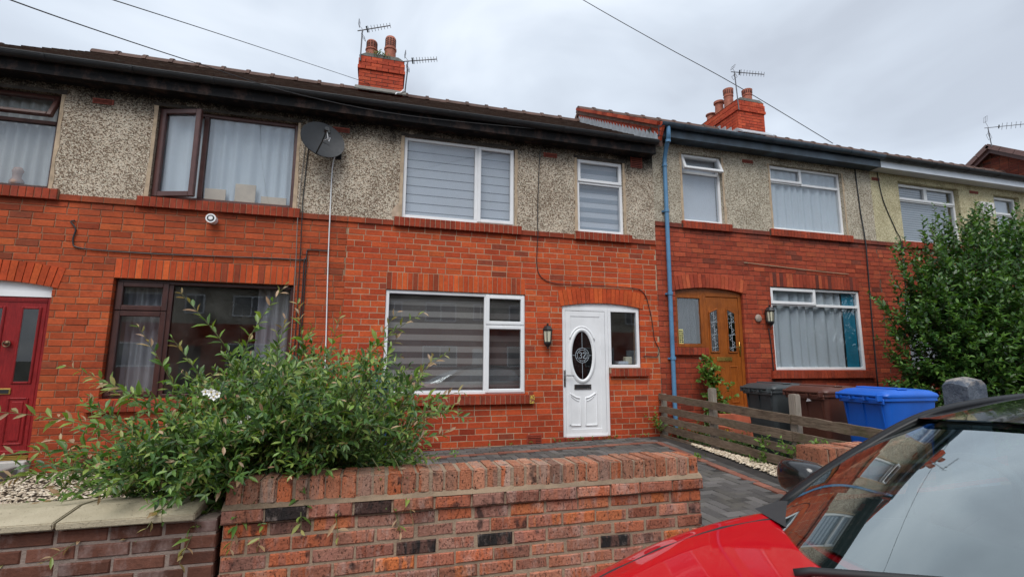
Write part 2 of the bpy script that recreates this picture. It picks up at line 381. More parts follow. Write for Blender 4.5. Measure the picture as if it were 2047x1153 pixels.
M_VENTHOLE = plain('vent_shadow_gap', (.03, .015, .012), .9)
M_LEAD = plain('lead_grey', (.36, .39, .42), .55, var=.22, sc=9)
M_PLASTER = plain('room_plaster', (.34, .33, .31), .9, var=.08, sc=2)
def tile_mat(name, a, b, moss):
    g = G(name); n_ = g.noise(7, 5, .65); f = g.noise(45, 3)
    c = g.mix(g.ramp(n_, [(.35, 0.0), (.65, 1.0)]), a, b)
    c = g.mix(g.math('MULTIPLY', g.ramp(g.noise(2.6, 5, .7), [(.55, 0.0), (.72, 1.0)]), .6), c, moss)
    g.pbr(c, .9, g.bump(f, .01, .5), spec=.2); return g.mat
M_TILE = tile_mat('roof_tile_brown', (.060, .038, .030), (.105, .068, .052), (.17, .165, .14))
M_TILE3 = tile_mat('roof_tile_grey_red', (.14, .075, .055), (.22, .13, .10), (.25, .23, .19))
M_RIDGE = plain('ridge_clay', (.085, .047, .036), .85, var=.35, sc=5, bump=.4)
M_FLAUNCH = plain('cement_flaunching', (.15, .145, .13), .95, var=.3, sc=12, bump=.5)
M_BRASS = plain('brass', (.55, .36, .10), .3, metal=1.0, var=.1)
M_CHROME = plain('worn_chrome', (.30, .29, .29), .25, metal=1.0, var=.1)
M_STEP = plain('stone_step', (.42, .40, .37), .8, var=.2, sc=7, bump=.4)
M_BLINDL = cloth_mat('zebra_light_band', (.52, .47, .43), trans=.35)
M_BLINDD = cloth_mat('zebra_dark_band', (.20, .175, .165), trans=.3)
M_BLINDW = cloth_mat('pale_blind', (.76, .78, .82), trans=.3)
M_BLINDLINE = cloth_mat('blind_seam', (.24, .26, .29), trans=.2)
M_NET = cloth_mat('net_curtain', (.80, .80, .77), trans=.4)
M_CURT = cloth_mat('pale_blue_curtain', (.78, .84, .88), trans=.3)
M_TEAL = cloth_mat('teal_curtain', (.03, .28, .42), trans=.2)
M_GREYC = cloth_mat('grey_curtain', (.42, .40, .42), trans=.3)
M_CARD = plain('cardboard', (.50, .42, .33), .9, var=.1)

# ------------------------------------------------------------------ brick laying
_bc = {}
def brick_mesh(l, h, d, mat, var, ch=.0035, rough=0.0):
    k = (round(l, 3), round(h, 3), round(d, 3), mat.name, var)
    if k in _bc: return _bc[k]
    mb = MB(); mb.add(*brick_geo(k[0], k[1], k[2], ch, random.Random(var*7+1), rough)); _bc[k] = mb.mesh('brick', mat); return _bc[k]
def brick_geo(l, h, d, ch, rr, rough=0.0):
    j = lambda a: rr.uniform(-a, a)
    hx = l/2; c = min(ch, l*.2, h*.2)
    V = []
    for (sx, sz) in ((-1, 0), (1, 0), (1, 1), (-1, 1)):      # front ring (inset)
        V.append((sx*(hx-c)+j(rough), j(rough*.5), (c if sz == 0 else h-c)+j(rough)))
    for (sx, sz) in ((-1, 0), (1, 0), (1, 1), (-1, 1)):      # arris ring
        V.append((sx*hx+j(rough*.7), c*1.1, sz*h+j(rough*.7)))
    for (sx, sz) in ((-1, 0), (1, 0), (1, 1), (-1, 1)):
        V.append((sx*hx, d, sz*h))
    Fc = [(0, 1, 2, 3)]
    for a in range(4):
        b = (a+1) % 4; Fc += [(a, a+4, b+4, b)[::-1], (a+4, a+8, b+8, b+4)[::-1]]
    Fc.append((11, 10, 9, 8))
    return V, Fc
def lay(items, parent, mat, limit=300, frame=None, d=.1, ch=.0035, rough=0.0, name='brick', stuffname='brickwork', nvar=4, seed=3):
    """items: (x0,x1,z0,z1,tone,yoff[,tilt]); the `limit` that show largest become objects, the rest one mesh"""
    rr = random.Random(seed); fr = frame or Matrix.Identity(4); sc = []
    for it in items:
        c = fr @ Vector(((it[0]+it[1])/2, it[5], (it[2]+it[3])/2)); q = proj(c)
        vis = in_frame(c, 25)
        sc.append(((it[1]-it[0])*(it[3]-it[2])/q[2]**2 if vis else 0, it))
    sc.sort(key=lambda a: -a[0])
    rest = MB(); nrest = 0
    base = fr.to_3x3().to_euler()
    for i, (s_, it) in enumerate(sc):
        x0, x1, z0, z1, tn, yo = it[:6]; tilt = it[6] if len(it) > 6 else rr.uniform(-.004, .004)
        loc = fr @ Vector(((x0+x1)/2, yo, z0))
        if s_ > 0 and i < limit:
            me = brick_mesh(x1-x0, z1-z0, d, mat, rr.randrange(nvar), ch, rough)
            e = base.copy(); e = (fr.to_3x3() @ Matrix.Rotation(tilt, 3, 'Y')).to_euler()
            o = link(name, me, parent, loc, e); o.color = (*tn, 1)
        else:
            V, Fc = brick_geo(x1-x0, z1-z0, d, ch, rr, rough); mm = fr @ Matrix.Translation(((x0+x1)/2, yo, z0))
            rest.add([mm @ Vector(p) for p in V], Fc, tn); nrest += 1
    if nrest:
        o = rest.build(stuffname, mat, parent, tone=True, fix=False); o['kind'] = 'stuff'
def cutrect(r, holes, mn=.008):
    ps = [r]
    for (a, b, c, d) in holes:
        nx = []
        for (x0, x1, z0, z1) in ps:
            if a >= x1 or b <= x0 or c >= z1 or d <= z0: nx.append((x0, x1, z0, z1)); continue
            zz0, zz1 = max(z0, c), min(z1, d)
            if x0 < a: nx.append((x0, a, z0, z1))
            if b < x1: nx.append((b, x1, z0, z1))
            xa, xb = max(x0, a), min(x1, b)
            if z0 < c: nx.append((xa, xb, z0, c))
            if d < z1: nx.append((xa, xb, d, z1))
        ps = nx
    return [p for p in ps if p[1]-p[0] > mn and p[3]-p[2] > mn]
BL, BC, JT = .2375, .0865, .010
def courses(x0, x1, zref, n, holes, rr, tonefn, jt=JT, zmax=None):
    """stretcher courses counted down from zref; holes must be in order"""
    its = []
    for k in range(n):
        zt = zref-k*BC-jt/2; zb = zref-(k+1)*BC+jt/2
        x = x0-BL+(BL/2 if k % 2 else 0)+rr.uniform(-.02, .02)
        while x < x1:
            l = BL*rr.uniform(.985, 1.015)
            if rr.random() < .04: l = BL*.5
            a, b = max(x+jt/2, x0), min(x+l-jt/2, x1)
            if b-a > .03:
                for (p, q, r_, s_) in cutrect((a, b, zb, zt), holes):
                    its.append((p, q, r_, s_, tonefn((p+q)/2, (r_+s_)/2, rr), rr.uniform(-.0025, .0025)))
            x += l
    return its
def slab(mb, rect, holes, y0, y1, mi=0):
    xs = sorted({rect[0], rect[1], *[min(max(h[i], rect[0]), rect[1]) for h in holes for i in (0, 1)]})
    for a, b in zip(xs, xs[1:]):
        if b-a < 1e-5: continue
        segs = [(rect[2], rect[3])]
        for h in holes:
            if h[0] < b-1e-6 and h[1] > a+1e-6:
                ns = []
                for (s0, s1) in segs:
                    if h[3] <= s0 or h[2] >= s1: ns.append((s0, s1)); continue
                    if s0 < h[2]: ns.append((s0, h[2]))
                    if h[3] < s1: ns.append((h[3], s1))
                segs = ns
        for s0, s1 in segs: mb.box(a, b, y0, y1, s0, s1, mi=mi)
def ring(mb, x0, x1, z0, z1, w, y0, y1, ch=.006, mat=None, mi=0):
    mb.box(x0, x0+w, y0, y1, z0, z1, ch=ch, mat=mat, mi=mi); mb.box(x1-w, x1, y0, y1, z0, z1, ch=ch, mat=mat, mi=mi)
    mb.box(x0+w-.002, x1-w+.002, y0+.0015, y1-.001, z0, z0+w, ch=ch, mat=mat, mi=mi); mb.box(x0+w-.002, x1-w+.002, y0+.0015, y1-.001, z1-w, z1, ch=ch, mat=mat, mi=mi)
def window(house, rect, bars, cells, mat, y=.045, fw=.05, cw=.055, glass=None, label=None):
    """frame with bars > casements and panes; cells: (x0,x1,z0,z1,kind[,angle])"""
    x0, x1, z0, z1 = rect; mb = MB()
    ring(mb, x0, x1, z0, z1, fw, y, y+.07)
    for (a, b, c, d) in bars: mb.box(a, b, y+.003, y+.067, c, d, ch=.006)
    w = mb.build('window', mat, house)
    if label: w['label'] = label
    for ce in cells:
        a, b, c, d, k = ce[:5]; T = None
        if k == 'o':      # opened: (axis, angle)
            ax, an = ce[5], rad(ce[6])
            piv = {'L': (a, y, 0), 'R': (b, y, 0), 'T': (0, y, d)}[ax]
            rm = Matrix.Rotation({'L': an, 'R': -an}.get(ax, 0), 4, 'Z') if ax in 'LR' else Matrix.Rotation(-an, 4, 'X')
            if ax == 'L': rm = Matrix.Rotation(-an, 4, 'Z')
            if ax == 'R': rm = Matrix.Rotation(an, 4, 'Z')
            T = Matrix.Translation(piv) @ rm @ Matrix.Translation(-Vector(piv))
        par = w; ins = .012
        if k in 'co':
            mb = MB(); ring(mb, a, b, c, d, cw, y-.018, y+.04, ch=.008, mat=T)
            mb.build('casement', mat, w); ins = cw-.004
        mb = MB(); mb.box(a+ins, b-ins, y+.022, y+.028, c+ins, d-ins, mat=T)
        mb.build('pane', glass or M_GLASS, w)
    return w
def folds(x0, x1, z0, z1, y, rr, amp=.025, wl=.11, nz=2):
    n = max(6, int((x1-x0)/.018)); ph = rr.uniform(0, 6)
    prof = [(x0+(x1-x0)*i/n, y+amp*math.sin(ph+(x0+(x1-x0)*i/n)/wl*6.28+1.3*math.sin(i*.13+ph))) for i in range(n+1)]
    mb = MB(); mb.grid(lambda u, v: (prof[round(u*n)][0], prof[round(u*n)][1]+.006*math.sin(v*5+u*20), z0+(z1-z0)*v), n, nz)
    return mb
def curtain(x0, x1, z0, z1, y, mat, label, seed=1, amp=.025, wl=.11, group=None, name='curtain'):
    return tag(folds(x0, x1, z0, z1, y, random.Random(seed), amp, wl).build(name, mat, None, smooth=True, fix=False), label, 'curtain', group)
def airbrick(house, x0, x1, z0, z1, y=-.012, rows=3, cols=1, mat=None, label=None):
    mb = MB(); ring(mb, x0, x1, z0, z1, .012, y, y+.02, ch=0)
    h = (z1-z0-.024)/rows
    for r_ in range(rows): mb.box(x0+.012, x1-.012, y+.002, y+.018, z0+.012+h*(r_+.55), z0+.012+h*(r_+1))
    o = mb.build('air_vent', mat or M_VENT, house)
    mb = MB(); mb.box(x0+.006, x1-.006, y+.012, y+.0195, z0+.006, z1-.006); mb.build('vent_back', M_VENTHOLE, o)
    if label: o['label'] = label
    return o
def brick_sill(house, x0, x1, z0, z1, y0=-.055, seed=1, mat=None, w=.0765, tone=None):
    mb = MB(); mb.box(x0+.004, x1-.004, y0+.008, .012, z0+.003, z1-.004); s = mb.build('sill', M_MO1 if mat is None else mat[1], house)
    rr = random.Random(seed); n = max(1, round((x1-x0)/w)); p = (x1-x0)/n
    its = [(x0+i*p+.004, x0+(i+1)*p-.004, z0, z1, (rr.uniform(.1, .9), rr.uniform(.3, .8), rr.random()), y0+rr.uniform(-.002, .002)) for i in range(n)]
    lay(its, s, mat[0] if mat else M_BRS, 60, d=.09, seed=seed); return s
def soldier(house, x0, x1, z0, z1, mats, seed=1, w=.0752):
    mb = MB(); mb.box(x0, x1, .004, .06, z0+.002, z1-.002); s = mb.build('lintel', mats[1], house)
    rr = random.Random(seed); n = round((x1-x0)/w); p = (x1-x0)/n
    its = [(x0+i*p+.004, x0+(i+1)*p-.004, z0+.003, z1-.006, (rr.uniform(.2, .85) if rr.random() < .85 else 1.0, rr.uniform(.3, .8), rr.random()), -.004+rr.uniform(-.002, .002)) for i in range(n)]
    lay(its, s, mats[0], 60, d=.1, seed=seed)
def arch(house, x0, x1, zs, zc, th, mats, seed=1, n=17):
    """segmental arch of brick on end: springing zs, crown zc, ring thickness th"""
    a = (x1-x0)/2; h = zc-zs; r = (a*a+h*h)/(2*h); cx, cz = (x0+x1)/2, zc-r; ph = math.asin(a/r)
    P = lambda q, rr_: (cx+math.sin(q)*rr_, cz+math.cos(q)*rr_)
    mb = MB(); st = 16; inn = [P(-ph+2*ph*i/st, r+.004) for i in range(st+1)]; ou = [P(-ph+2*ph*i/st, r+th-.006) for i in range(st+1)]
    for i in range(st): mb.prism([inn[i], inn[i+1], ou[i+1], ou[i]], .003, .10)
    s = mb.build('arch', mats[1], house); rr = random.Random(seed)
    for i in range(n):
        q0, q1 = -ph+2*ph*i/n, -ph+2*ph*(i+1)/n; g = .0045/r
        mb = MB(); mb.prism([P(q0+g, r), P(q1-g, r), P(q1-g, r+th), P(q0+g, r+th)], -.009+rr.uniform(-.002, .002), .09)
        o = mb.build('brick', mats[0], s); o.color = (rr.uniform(.2, .85), rr.uniform(.3, .8), rr.random(), 1)
    return lambda x: cz+math.sqrt(max(0, r*r-(x-cx)**2))
# ------------------------------------------------------------------ the row of houses
E_Y, E_Z, RG_Y, RG_Z = -.26, 4.975, 3.2, 7.06
SL = math.hypot(RG_Y-E_Y, RG_Z-E_Z); SA = math.atan2(RG_Z-E_Z, RG_Y-E_Y)
def roof(house, x0, x1, dz, mt, seed, ridge_mat=None, over=0.0):
    def T(s, h): return (E_Y+s*math.cos(SA)-h*math.sin(SA), E_Z+dz+s*math.sin(SA)+h*math.cos(SA))
    mb = MB()
    pts = [T(0, -.04), T(SL, -.04), (2*RG_Y-E_Y, E_Z+dz-.03), (2*RG_Y-E_Y, E_Z+dz-.10), (RG_Y, RG_Z+dz-.14), T(0, -.09)]
    mb.prism(pts, x0, x1, 'YZ'); rf = mb.build('roof', mt, house)
    rr = random.Random(seed); mb = MB(); rows = 16; ex = SL/rows; cols = round((x1-x0)/.3); cw = (x1-x0)/cols
    for i in range(rows):
        for j in range(cols):
            h0 = rr.uniform(-.004, .004); a, b = x0+j*cw+.003, x0+(j+1)*cw-.003
            s0, s1 = i*ex-.03, (i+1)*ex+.02
            p0, p1, p2, p3 = T(s0, .018+h0), T(s1, -.014+h0), T(s1, -.034), T(s0, -.004+h0)
            mb.prism([p0, p1, p2, p3], a, b, 'YZ')
    o = mb.build('roof_tiles', mt, rf, fix=False); o['kind'] = 'stuff'
    n = round((x1-x0)/.46); p = (x1-x0)/n
    for i in range(n):
        mb = MB(); prof = [(.0, .075), (.045, .06), (.09, .02), (.12, -.045)]
        poly = [(RG_Y-a, RG_Z+dz+b) for a, b in prof[::-1]]+[(RG_Y+a, RG_Z+dz+b) for a, b in prof[1:]]
        jz = rr.uniform(-.006, .006)
        mb.prism([(a, b+jz) for a, b in poly], x0+i*p, x0+(i+1)*p-.012, 'YZ')
        mb.prism([(RG_Y+(a-RG_Y)*1.12, RG_Z+dz+.012+jz+(b-RG_Z-dz)*1.18) for a, b in poly], x0+(i+1)*p-.07, x0+(i+1)*p-.004, 'YZ')
        mb.build('ridge_tile', ridge_mat or M_RIDGE, rf)
    return rf
def gutter(house, x0, x1, dz, mat, fmat, gz=4.945, fb=4.748, gy=-.318):
    mb = MB(); n = 10
    pts = [(gy+.062*math.cos(math.pi+math.pi*i/n), gz+dz+.062*math.sin(math.pi+math.pi*i/n)) for i in range(n+1)]
    inn = [(gy+.054*math.cos(math.pi+math.pi*i/n), gz+dz+.004+.054*math.sin(math.pi+math.pi*i/n)) for i in range(n+1)]
    for i in range(n): mb.prism([pts[i], pts[i+1], inn[i+1], inn[i]], x0, x1, 'YZ')
    mb.prism([(gy-.066, gz+dz-.006), (gy-.052, gz+dz-.006), (gy-.052, gz+dz+.008), (gy-.066, gz+dz+.008)], x0, x1, 'YZ')
    g = mb.build('gutter', mat, house)
    k = x0+.45
    while k < x1-.1:
        mb = MB(); pp = [(gy+.070*math.cos(math.pi+math.pi*i/n), gz+dz+.070*math.sin(math.pi+math.pi*i/n)) for i in range(n+1)]
        for i in range(n): mb.prism([pp[i], pp[i+1], pts[i+1], pts[i]], k, k+.03 if int(k*10) % 3 else k+.09, 'YZ')
        mb.box(k+.002, k+.028, gy+.055, -.242, gz+dz-.04, gz+dz-.02)
        mb.build('gutter_bracket', mat, g); k += .92
    mb = MB(); mb.box(x0, x1, -.255, -.231, fb+dz, gz+dz+.03); f = mb.build('fascia', fmat, house); f.color = (.5, .5, .4, 1)
    mb = MB(); mb.box(x0, x1, -.2305, -.008, fb+dz+.012, fb+dz+.03)
    s = mb.build('soffit', fmat, house); s.color = (.4, .4, .2, 1)
STD = dict(bed=(.75, 2.49, 3.36, 4.63), bath=(3.57, 4.41, 3.355, 4.62), gw=(.57, 2.67, .765, 2.267), door=(3.28, 4.08, .10, 2.20), side=(4.08, 4.65, 1.15, 2.20))
def house(label, x0, mirror, dz, br, lint, silm, mo, dash, seed, limit=300, jt=JT, rec=.007, gbot=-.2, ov=None, gut=None, roofm=None, bandy=-.022, group='row of terraced houses'):
    t = thing('terraced_house', label, 'house', (x0+2.5, 0, 0), group)
    def U(r): 
        a, b = (x0+r[0], x0+r[1]) if not mirror else (x0+5-r[1], x0+5-r[0])
        return (a, b, r[2]+dz, r[3]+dz)
    O = {k: U(v) for k, v in STD.items()}
    if ov: O.update(ov)
    ZB = 3.22+dz
    lin = (O['gw'][0], O['gw'][1], ZB-11*BC, ZB-8*BC)
    gs = (O['gw'][0]-.12, O['gw'][1]+.13, .62+dz, .752+dz)
    ss = U((4.08, 4.77, 1.018, 1.142))
    bs = (O['bed'][0]-.11, O['bed'][1]+.11, 3.215+dz, 3.348+dz); hs = (O['bath'][0]-.06, O['bath'][1]+.13, 3.215+dz, 3.348+dz)
    hd = (O['door'][0], O['door'][1], -9, O['door'][3]); hsd = (O['side'][0]-.001, O['side'][1]+.001, O['side'][2], O['side'][3])
    H = [O['gw'], hd, hsd]
    Hx = [(a-.004, b+.004, c-.004, d+.004) for a, b, c, d in H]; mb = MB(); slab(mb, (x0, x0+5, gbot-.2, 3.30+dz), Hx, rec, .24); wall = mb.build('wall', mo, t)
    zb = ZB; n = int((zb-gbot)/BC)+1
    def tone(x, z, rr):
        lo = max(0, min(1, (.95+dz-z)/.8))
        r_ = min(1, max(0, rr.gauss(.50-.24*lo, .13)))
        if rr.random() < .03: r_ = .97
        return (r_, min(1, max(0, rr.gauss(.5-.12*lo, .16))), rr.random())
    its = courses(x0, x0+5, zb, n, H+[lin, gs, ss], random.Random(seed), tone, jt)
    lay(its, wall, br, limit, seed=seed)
    # string course between the sills
    rr = random.Random(seed+5); its = []
    for (a, b, c, d) in cutrect((x0, x0+5, ZB, 3.302+dz), [bs, hs]):
        x = a+.003
        while x < b-.03:
            e = min(x+BL, b); its.append((x, e-.007, c, d-.004, (rr.uniform(.3, .8), rr.uniform(.35, .7), rr.random()), bandy)); x += BL
    for (a, b, c, d) in cutrect((x0+.002, x0+4.998, ZB+.003, 3.298+dz), [bs, hs]):
        mb = MB(); mb.box(a, b, bandy+.006, .0085, c, d); bd = mb.build('string_course', mo, t); lay([q for q in its if a-.01 < (q[0]+q[1])/2 < b+.01], bd, br, 60, seed=seed)
    mb = MB(); slab(mb, (x0, x0+5, 3.302+dz, 5.02+dz), [O['bed'], O['bath'], (bs[0], bs[1], 3.2, bs[3]), (hs[0], hs[1], 3.2, hs[3])], -.008, .238); mb.build('render_coat', dash, t)
    soldier(t, *lin, (lint, mo), seed)
    for i, r_ in enumerate((gs, ss, bs, hs)): brick_sill(t, *r_, seed=seed+i, mat=(silm, mo))
    # shell behind the front wall
    mb = MB()
    mb.box(x0, x0+.1, .26, 7, gbot, 5+dz); mb.box(x0+4.9, x0+5, .26, 7, gbot, 5+dz); mb.box(x0+.1, x0+4.9, 6.76, 7, gbot, 5+dz)
    mb.box(x0+.1, x0+4.9, .26, 6.76, gbot, .05+dz); mb.box(x0+.1, x0+4.9, .25, 6.76, 2.62+dz, 2.86+dz); mb.box(x0+2.9, x0+3.0, .3, 6.7, .05+dz, 2.62+dz) if not mirror else mb.box(x0+2.0, x0+2.1, .3, 6.7, .05+dz, 2.62+dz)
    mb.box(x0+2.95, x0+3.05, .3, 6.7, 2.86+dz, 5+dz) if not mirror else mb.box(x0+1.95, x0+2.05, .3, 6.7, 2.86+dz, 5+dz)
    mb.box(x0+.1, x0+4.9, .25, 6.76, 5+dz, 5.05+dz)
    mb.build('inner_walls', M_PLASTER, t)
    roof(t, x0, x0+5, dz, roofm or M_TILE, seed)
    gm = gut or (M_GUT2, M_FASC2); gutter(t, x0+(gm[2] if len(gm) > 2 else 0), x0+5-(gm[3] if len(gm) > 3 else 0), dz, gm[0], gm[1])
    return t, O
def chimney(house, x0, x1, y0, y1, zb, zt, seed, pots, left=False):
    mb = MB(); mb.box(x0+.006, x1-.006, y0+.006, y1-.006, zb-.6, zt-.02); c = mb.build('chimney', M_MOC, house); rr = random.Random(seed)
    n = int((zt-zb+.35)/.078); tn = lambda: (rr.uniform(.1, 1), rr.uniform(.3, .8), rr.random())
    def face(a, b, fr):
        its = []
        for k in range(n):
            z1 = zt-k*.078; o_ = -.018 if k in (1, 2, 3) and True else 0
            if k == 3: o_ = -.03
            x = a+(-.11 if k % 2 else 0)
            while x < b:
                p, q = max(a+o_, x+.004), min(b-o_, x+.226)
                if x+.23 >= b: q = b-o_
                if x <= a: p = a+o_
                if q-p > .03: its.append((p, q, z1-.07, z1, tn(), o_))
                x += .23
        lay(its, c, M_BRC, 110, fr, d=.09, ch=.004, rough=.002, seed=seed)
    face(x0, x1, Matrix.Translation((0, y0, 0)))
    face(-y1, -y0, Matrix.Translation((x0, 0, 0)) @ Matrix.Rotation(-math.pi/2, 4, 'Z'))
    face(y0, y1, Matrix.Translation((x1, 0, 0)) @ Matrix.Rotation(math.pi/2, 4, 'Z'))
    mb = MB(); mb.prism([(x0-.01, zt-.004), (x1+.01, zt-.004), (x1-.12, zt+.07), (x0+.12, zt+.07)], y0-.005, y1+.005, 'XZ'); mb.build('flaunching', M_FLAUNCH, c)
    for (px, py, h, kind) in pots:
        mb = MB(); z = zt+.02
        if kind == 'cowl':
            mb.lathe([(.125, z), (.115, z+h*.5), (.13, z+h*.52), (.13, z+h*.58), (.112, z+h*.6), (.112, z+h*.95), (.095, z+h)], (px, py, 0), 18)
            o = mb.build('chimney_pot', M_TERRA, c, smooth=True, auto=35)
            mb = MB()
            for i in range(12):
                th = 2*math.pi*i/12
                for k in range(4):
                    T = Matrix.Translation((px, py, z+h*(.64+.075*k))) @ Matrix.Rotation(th, 4, 'Z')
                    mb.box(.105, .1145, -.021, .021, 0, h*.035, mat=T)
            mb.build('louvre', M_VENTHOLE, o)
        elif kind == 'crown':
            mb.lathe([(.125, z), (.112, z+h*.62), (.125, z+h*.64), (.125, z+h*.68), (.115, z+h*.7), (.135, z+h), (.10, z+h), (.09, z+h*.8)], (px, py, 0), 18)
            o = mb.build('chimney_pot', M_TERRA, c, smooth=True, auto=35)
            mb = MB()
            for i in range(16):
                T = Matrix.Translation((px, py, z+h*.76)) @ Matrix.Rotation(2*math.pi*i/16, 4, 'Z'); mb.box(.11, .1285, -.007, .007, 0, h*.16, mat=T)
            mb.build('slot', M_VENTHOLE, o)
        else:
            mb.lathe([(.12, z), (.105, z+h*.82), (.14, z+h*.86), (.14, z+h), (.105, z+h), (.095, z+h*.8)], (px, py, 0), 18); mb.build('chimney_pot', M_TERRA, c, smooth=True, auto=35)
    return c
P2 = dict(br=M_BR2, lint=M_BRL, silm=M_BRS, mo=M_MO2)
h1, O1 = house('left house with brown framed windows and red front door behind the big shrub', -5.48, True, 0, M_BR1, M_BRL, M_BRS, M_MO1, M_D2, 11, ov=dict(gw=(-3.24, -1.14, .77, 2.267), door=(-4.66, -3.86, .10, 2.20), side=(-5.2, -4.66, 1.15, 2.2)))
h2, O2 = house('middle house with white framed windows and white front door numbered 32', -.48, False, 0, M_BR2, M_BRL, M_BRS, M_MO2, M_D2, 22, jt=.0080, rec=.003, gut=(M_GUT2, M_FASC2, 0, .08))
h3, O3 = house('house with golden oak front door beside the blue downpipe, behind the bins', 4.52, True, 4*BC, M_BR3, M_BR3, M_BRS, M_MO3, M_D3, 33, jt=.008, gbot=-.1, gut=(M_GUT3, M_GUT3), roofm=M_TILE3)
h4, O4 = house('cream pebble-dashed house with white fascia half hidden by the tall green shrub', 9.52, False, 4*BC, M_BR3, M_BR3, M_BRS, M_MO3, M_D4, 44, limit=150, gbot=-.1, gut=(M_GUT2, M_WHITEF), roofm=M_TILE3)
h0, O0 = house('house at the far left edge, only its dark roof in view', -10.48, False, -2*BC, M_BR1, M_BRL, M_BRS, M_MO1, M_D2, 55, limit=0)
h5, O5 = house('house beyond the cream one, only its roof ridge in view', 14.52, True, 4*BC, M_BR3, M_BR3, M_BRS, M_MO3, M_D4, 66, limit=0, roofm=M_TILE3)

# ------------------------------------------------------------------ windows
# house 1 (brown frames)
x0, x1, z0, z1 = O1['bed']
window(h1, O1['bed'], [(-2.44, -2.38, z0+.05, z1-.05)], [(x0+.02, -2.40, z0+.02, z1-.02, 'o', 'L', 17), (-2.38, x1-.05, z0+.05, z1-.05, 'f')], M_BROWN2, y=.05, cw=.07, label='brown window with its left casement pushed open')
curtain(-2.95, -1.25, z0+.02, z1, .13, M_CURT, 'pale blue curtains drawn behind the open brown upstairs window', 3, .02, .16)
for i, (a, b, h) in enumerate(((-2.36, -2.10, .16), (-1.99, -1.73, .26), (-1.66, -1.33, .11))):
    mb = MB(); mb.box(a, b, .078, .098, z0+.05, z0+.05+h, ch=.004)
    tag(mb.build('cardboard_box', M_CARD), ['low box at the left of the brown upstairs window sill', 'tallest box on the brown upstairs window sill', 'wide low box at the right of the brown upstairs window sill'][i], 'box', 'boxes on the brown window sill')
x0, x1, z0, z1 = O1['bath']
window(h1, O1['bath'], [(x0+.05, x1-.05, z1-.40, z1-.35)], [(x0+.03, x1-.03, z1-.37, z1-.02, 'o', 'T', 24), (x0+.05, x1-.05, z0+.05, z1-.40, 'f')], M_BROWN, y=.05, label='dark brown window with top light tipped open')
curtain(x0+.03, x1-.03, z0+.02, z1-.02, .15, M_NET, 'white net curtain behind the dark brown window at the left edge', 5, .022, .13)
mb = MB(); mb.lathe([(.07, 0), (.075, .05), (.05, .10), (.055, .15), (.062, .19), (.045, .23), (.01, .245)], (-4.46, .14, z0+.05), 12)
tag(mb.build('ornament', plain('ornament_clay', (.36, .24, .19), .7), None, smooth=True), 'small clay ornament on the sill behind the net curtain', 'ornament')
x0, x1, z0, z1 = O1['gw']; mx_ = -2.66
window(h1, O1['gw'], [(mx_, mx_+.06, z0+.05, z1-.05), (x0+.05, mx_, 1.845, 1.885)], [(x0+.02, mx_+.01, 1.87, z1-.03, 'c'), (x0+.02, mx_+.01, z0+.03, 1.86, 'c'), (mx_+.06, x1-.05, z0+.05, z1-.05, 'f')], M_BROWN, y=.075, cw=.065, label='dark brown downstairs window')
curtain(-3.16, -2.72, z0, z1, .27, M_GREYC, 'grey curtain gathered at the left of the brown downstairs window', 7, .03, .10)
curtain(-1.62, -1.16, z0, z1, .27, M_GREYC, 'grey curtain gathered at the right of the brown downstairs window', 8, .035, .11)
# house 2 (white frames)
x0, x1, z0, z1 = O2['bed']
window(h2, O2['bed'], [(1.365, 1.425, z0+.05, z1-.05)], [(x0+.05, 1.365, z0+.05, z1-.05, 'f'), (1.41, x1-.015, z0+.015, z1-.015, 'c')], M_PVC, y=.02, label='white upstairs window, wide pane and one casement')
def striped(x0, x1, z0, z1, y, pitch, mats, label, duty=.5, lean=0.0, name='blind'):
    t = thing(name, label, 'blind', ((x0+x1)/2, y, z0)); z = z1; k = 0; bars = []
    mb = MB(); mb.lathe([(.02, x0), (.02, x1)], (0, y, z1+.02), 10, 'X'); mb.build('roller', M_PVC, t)
    while z > z0+.01:
        h = pitch*(duty if k % 2 == 0 else 1-duty); zb_ = max(z-h, z0)
        mb = MB(); mb.box(x0, x1, y+(.0 if k % 2 else .004), y+(.002 if k % 2 else .006), zb_, z); mb.build('band', mats[k % 2], t); z = zb_; k += 1
    mb = MB(); mb.cbox(x0, x1, y-.008, y+.012, z0-.022, z0-.001, .004); mb.build('bottom_bar', M_PVC, t)
striped(x0+.04, 1.38, z0+.04, z1-.04, .12, .138, (M_BLINDW, M_BLINDLINE), 'pale roller blind behind the wide upstairs pane of the white window', .93)
striped(1.43, x1-.04, z0+.04, z1-.04, .12, .138, (M_BLINDW, M_BLINDLINE), 'pale roller blind behind the upstairs casement of the white window', .93)
x0, x1, z0, z1 = O2['bath']; zt = 4.215
window(h2, O2['bath'], [(x0+.05, x1-.05, zt-.03, zt+.03)], [(x0+.015, x1-.015, zt+.005, z1-.015, 'c'), (x0+.05, x1-.05, z0+.05, zt-.03, 'f')], M_PVC, y=.02, label='narrow white upstairs window with top light')
striped(x0+.03, x1-.03, z0+.04, z1-.03, .12, .17, (M_BLINDW, cloth_mat('zebra_pale_band', (.42, .47, .53), trans=.3)), 'pale striped blind in the narrow white upstairs window', .55)
x0, x1, z0, z1 = O2['gw']; mx_ = 1.545
window(h2, O2['gw'], [(mx_, mx_+.05, z0+.05, z1-.05), (mx_+.05, x1-.05, 1.765, 1.815)], [(x0+.05, mx_, z0+.05, z1-.05, 'f'), (mx_+.025, x1-.015, 1.795, z1-.02, 'c'), (mx_+.025, x1-.015, z0+.02, 1.785, 'c')], M_PVC, y=.02, label='white downstairs window with zebra blind')
striped(x0+.03, 1.565, z0+.06, z1-.03, .13, .172, (M_BLINDD, M_BLINDL), 'grey zebra blind behind the wide downstairs pane', .5)
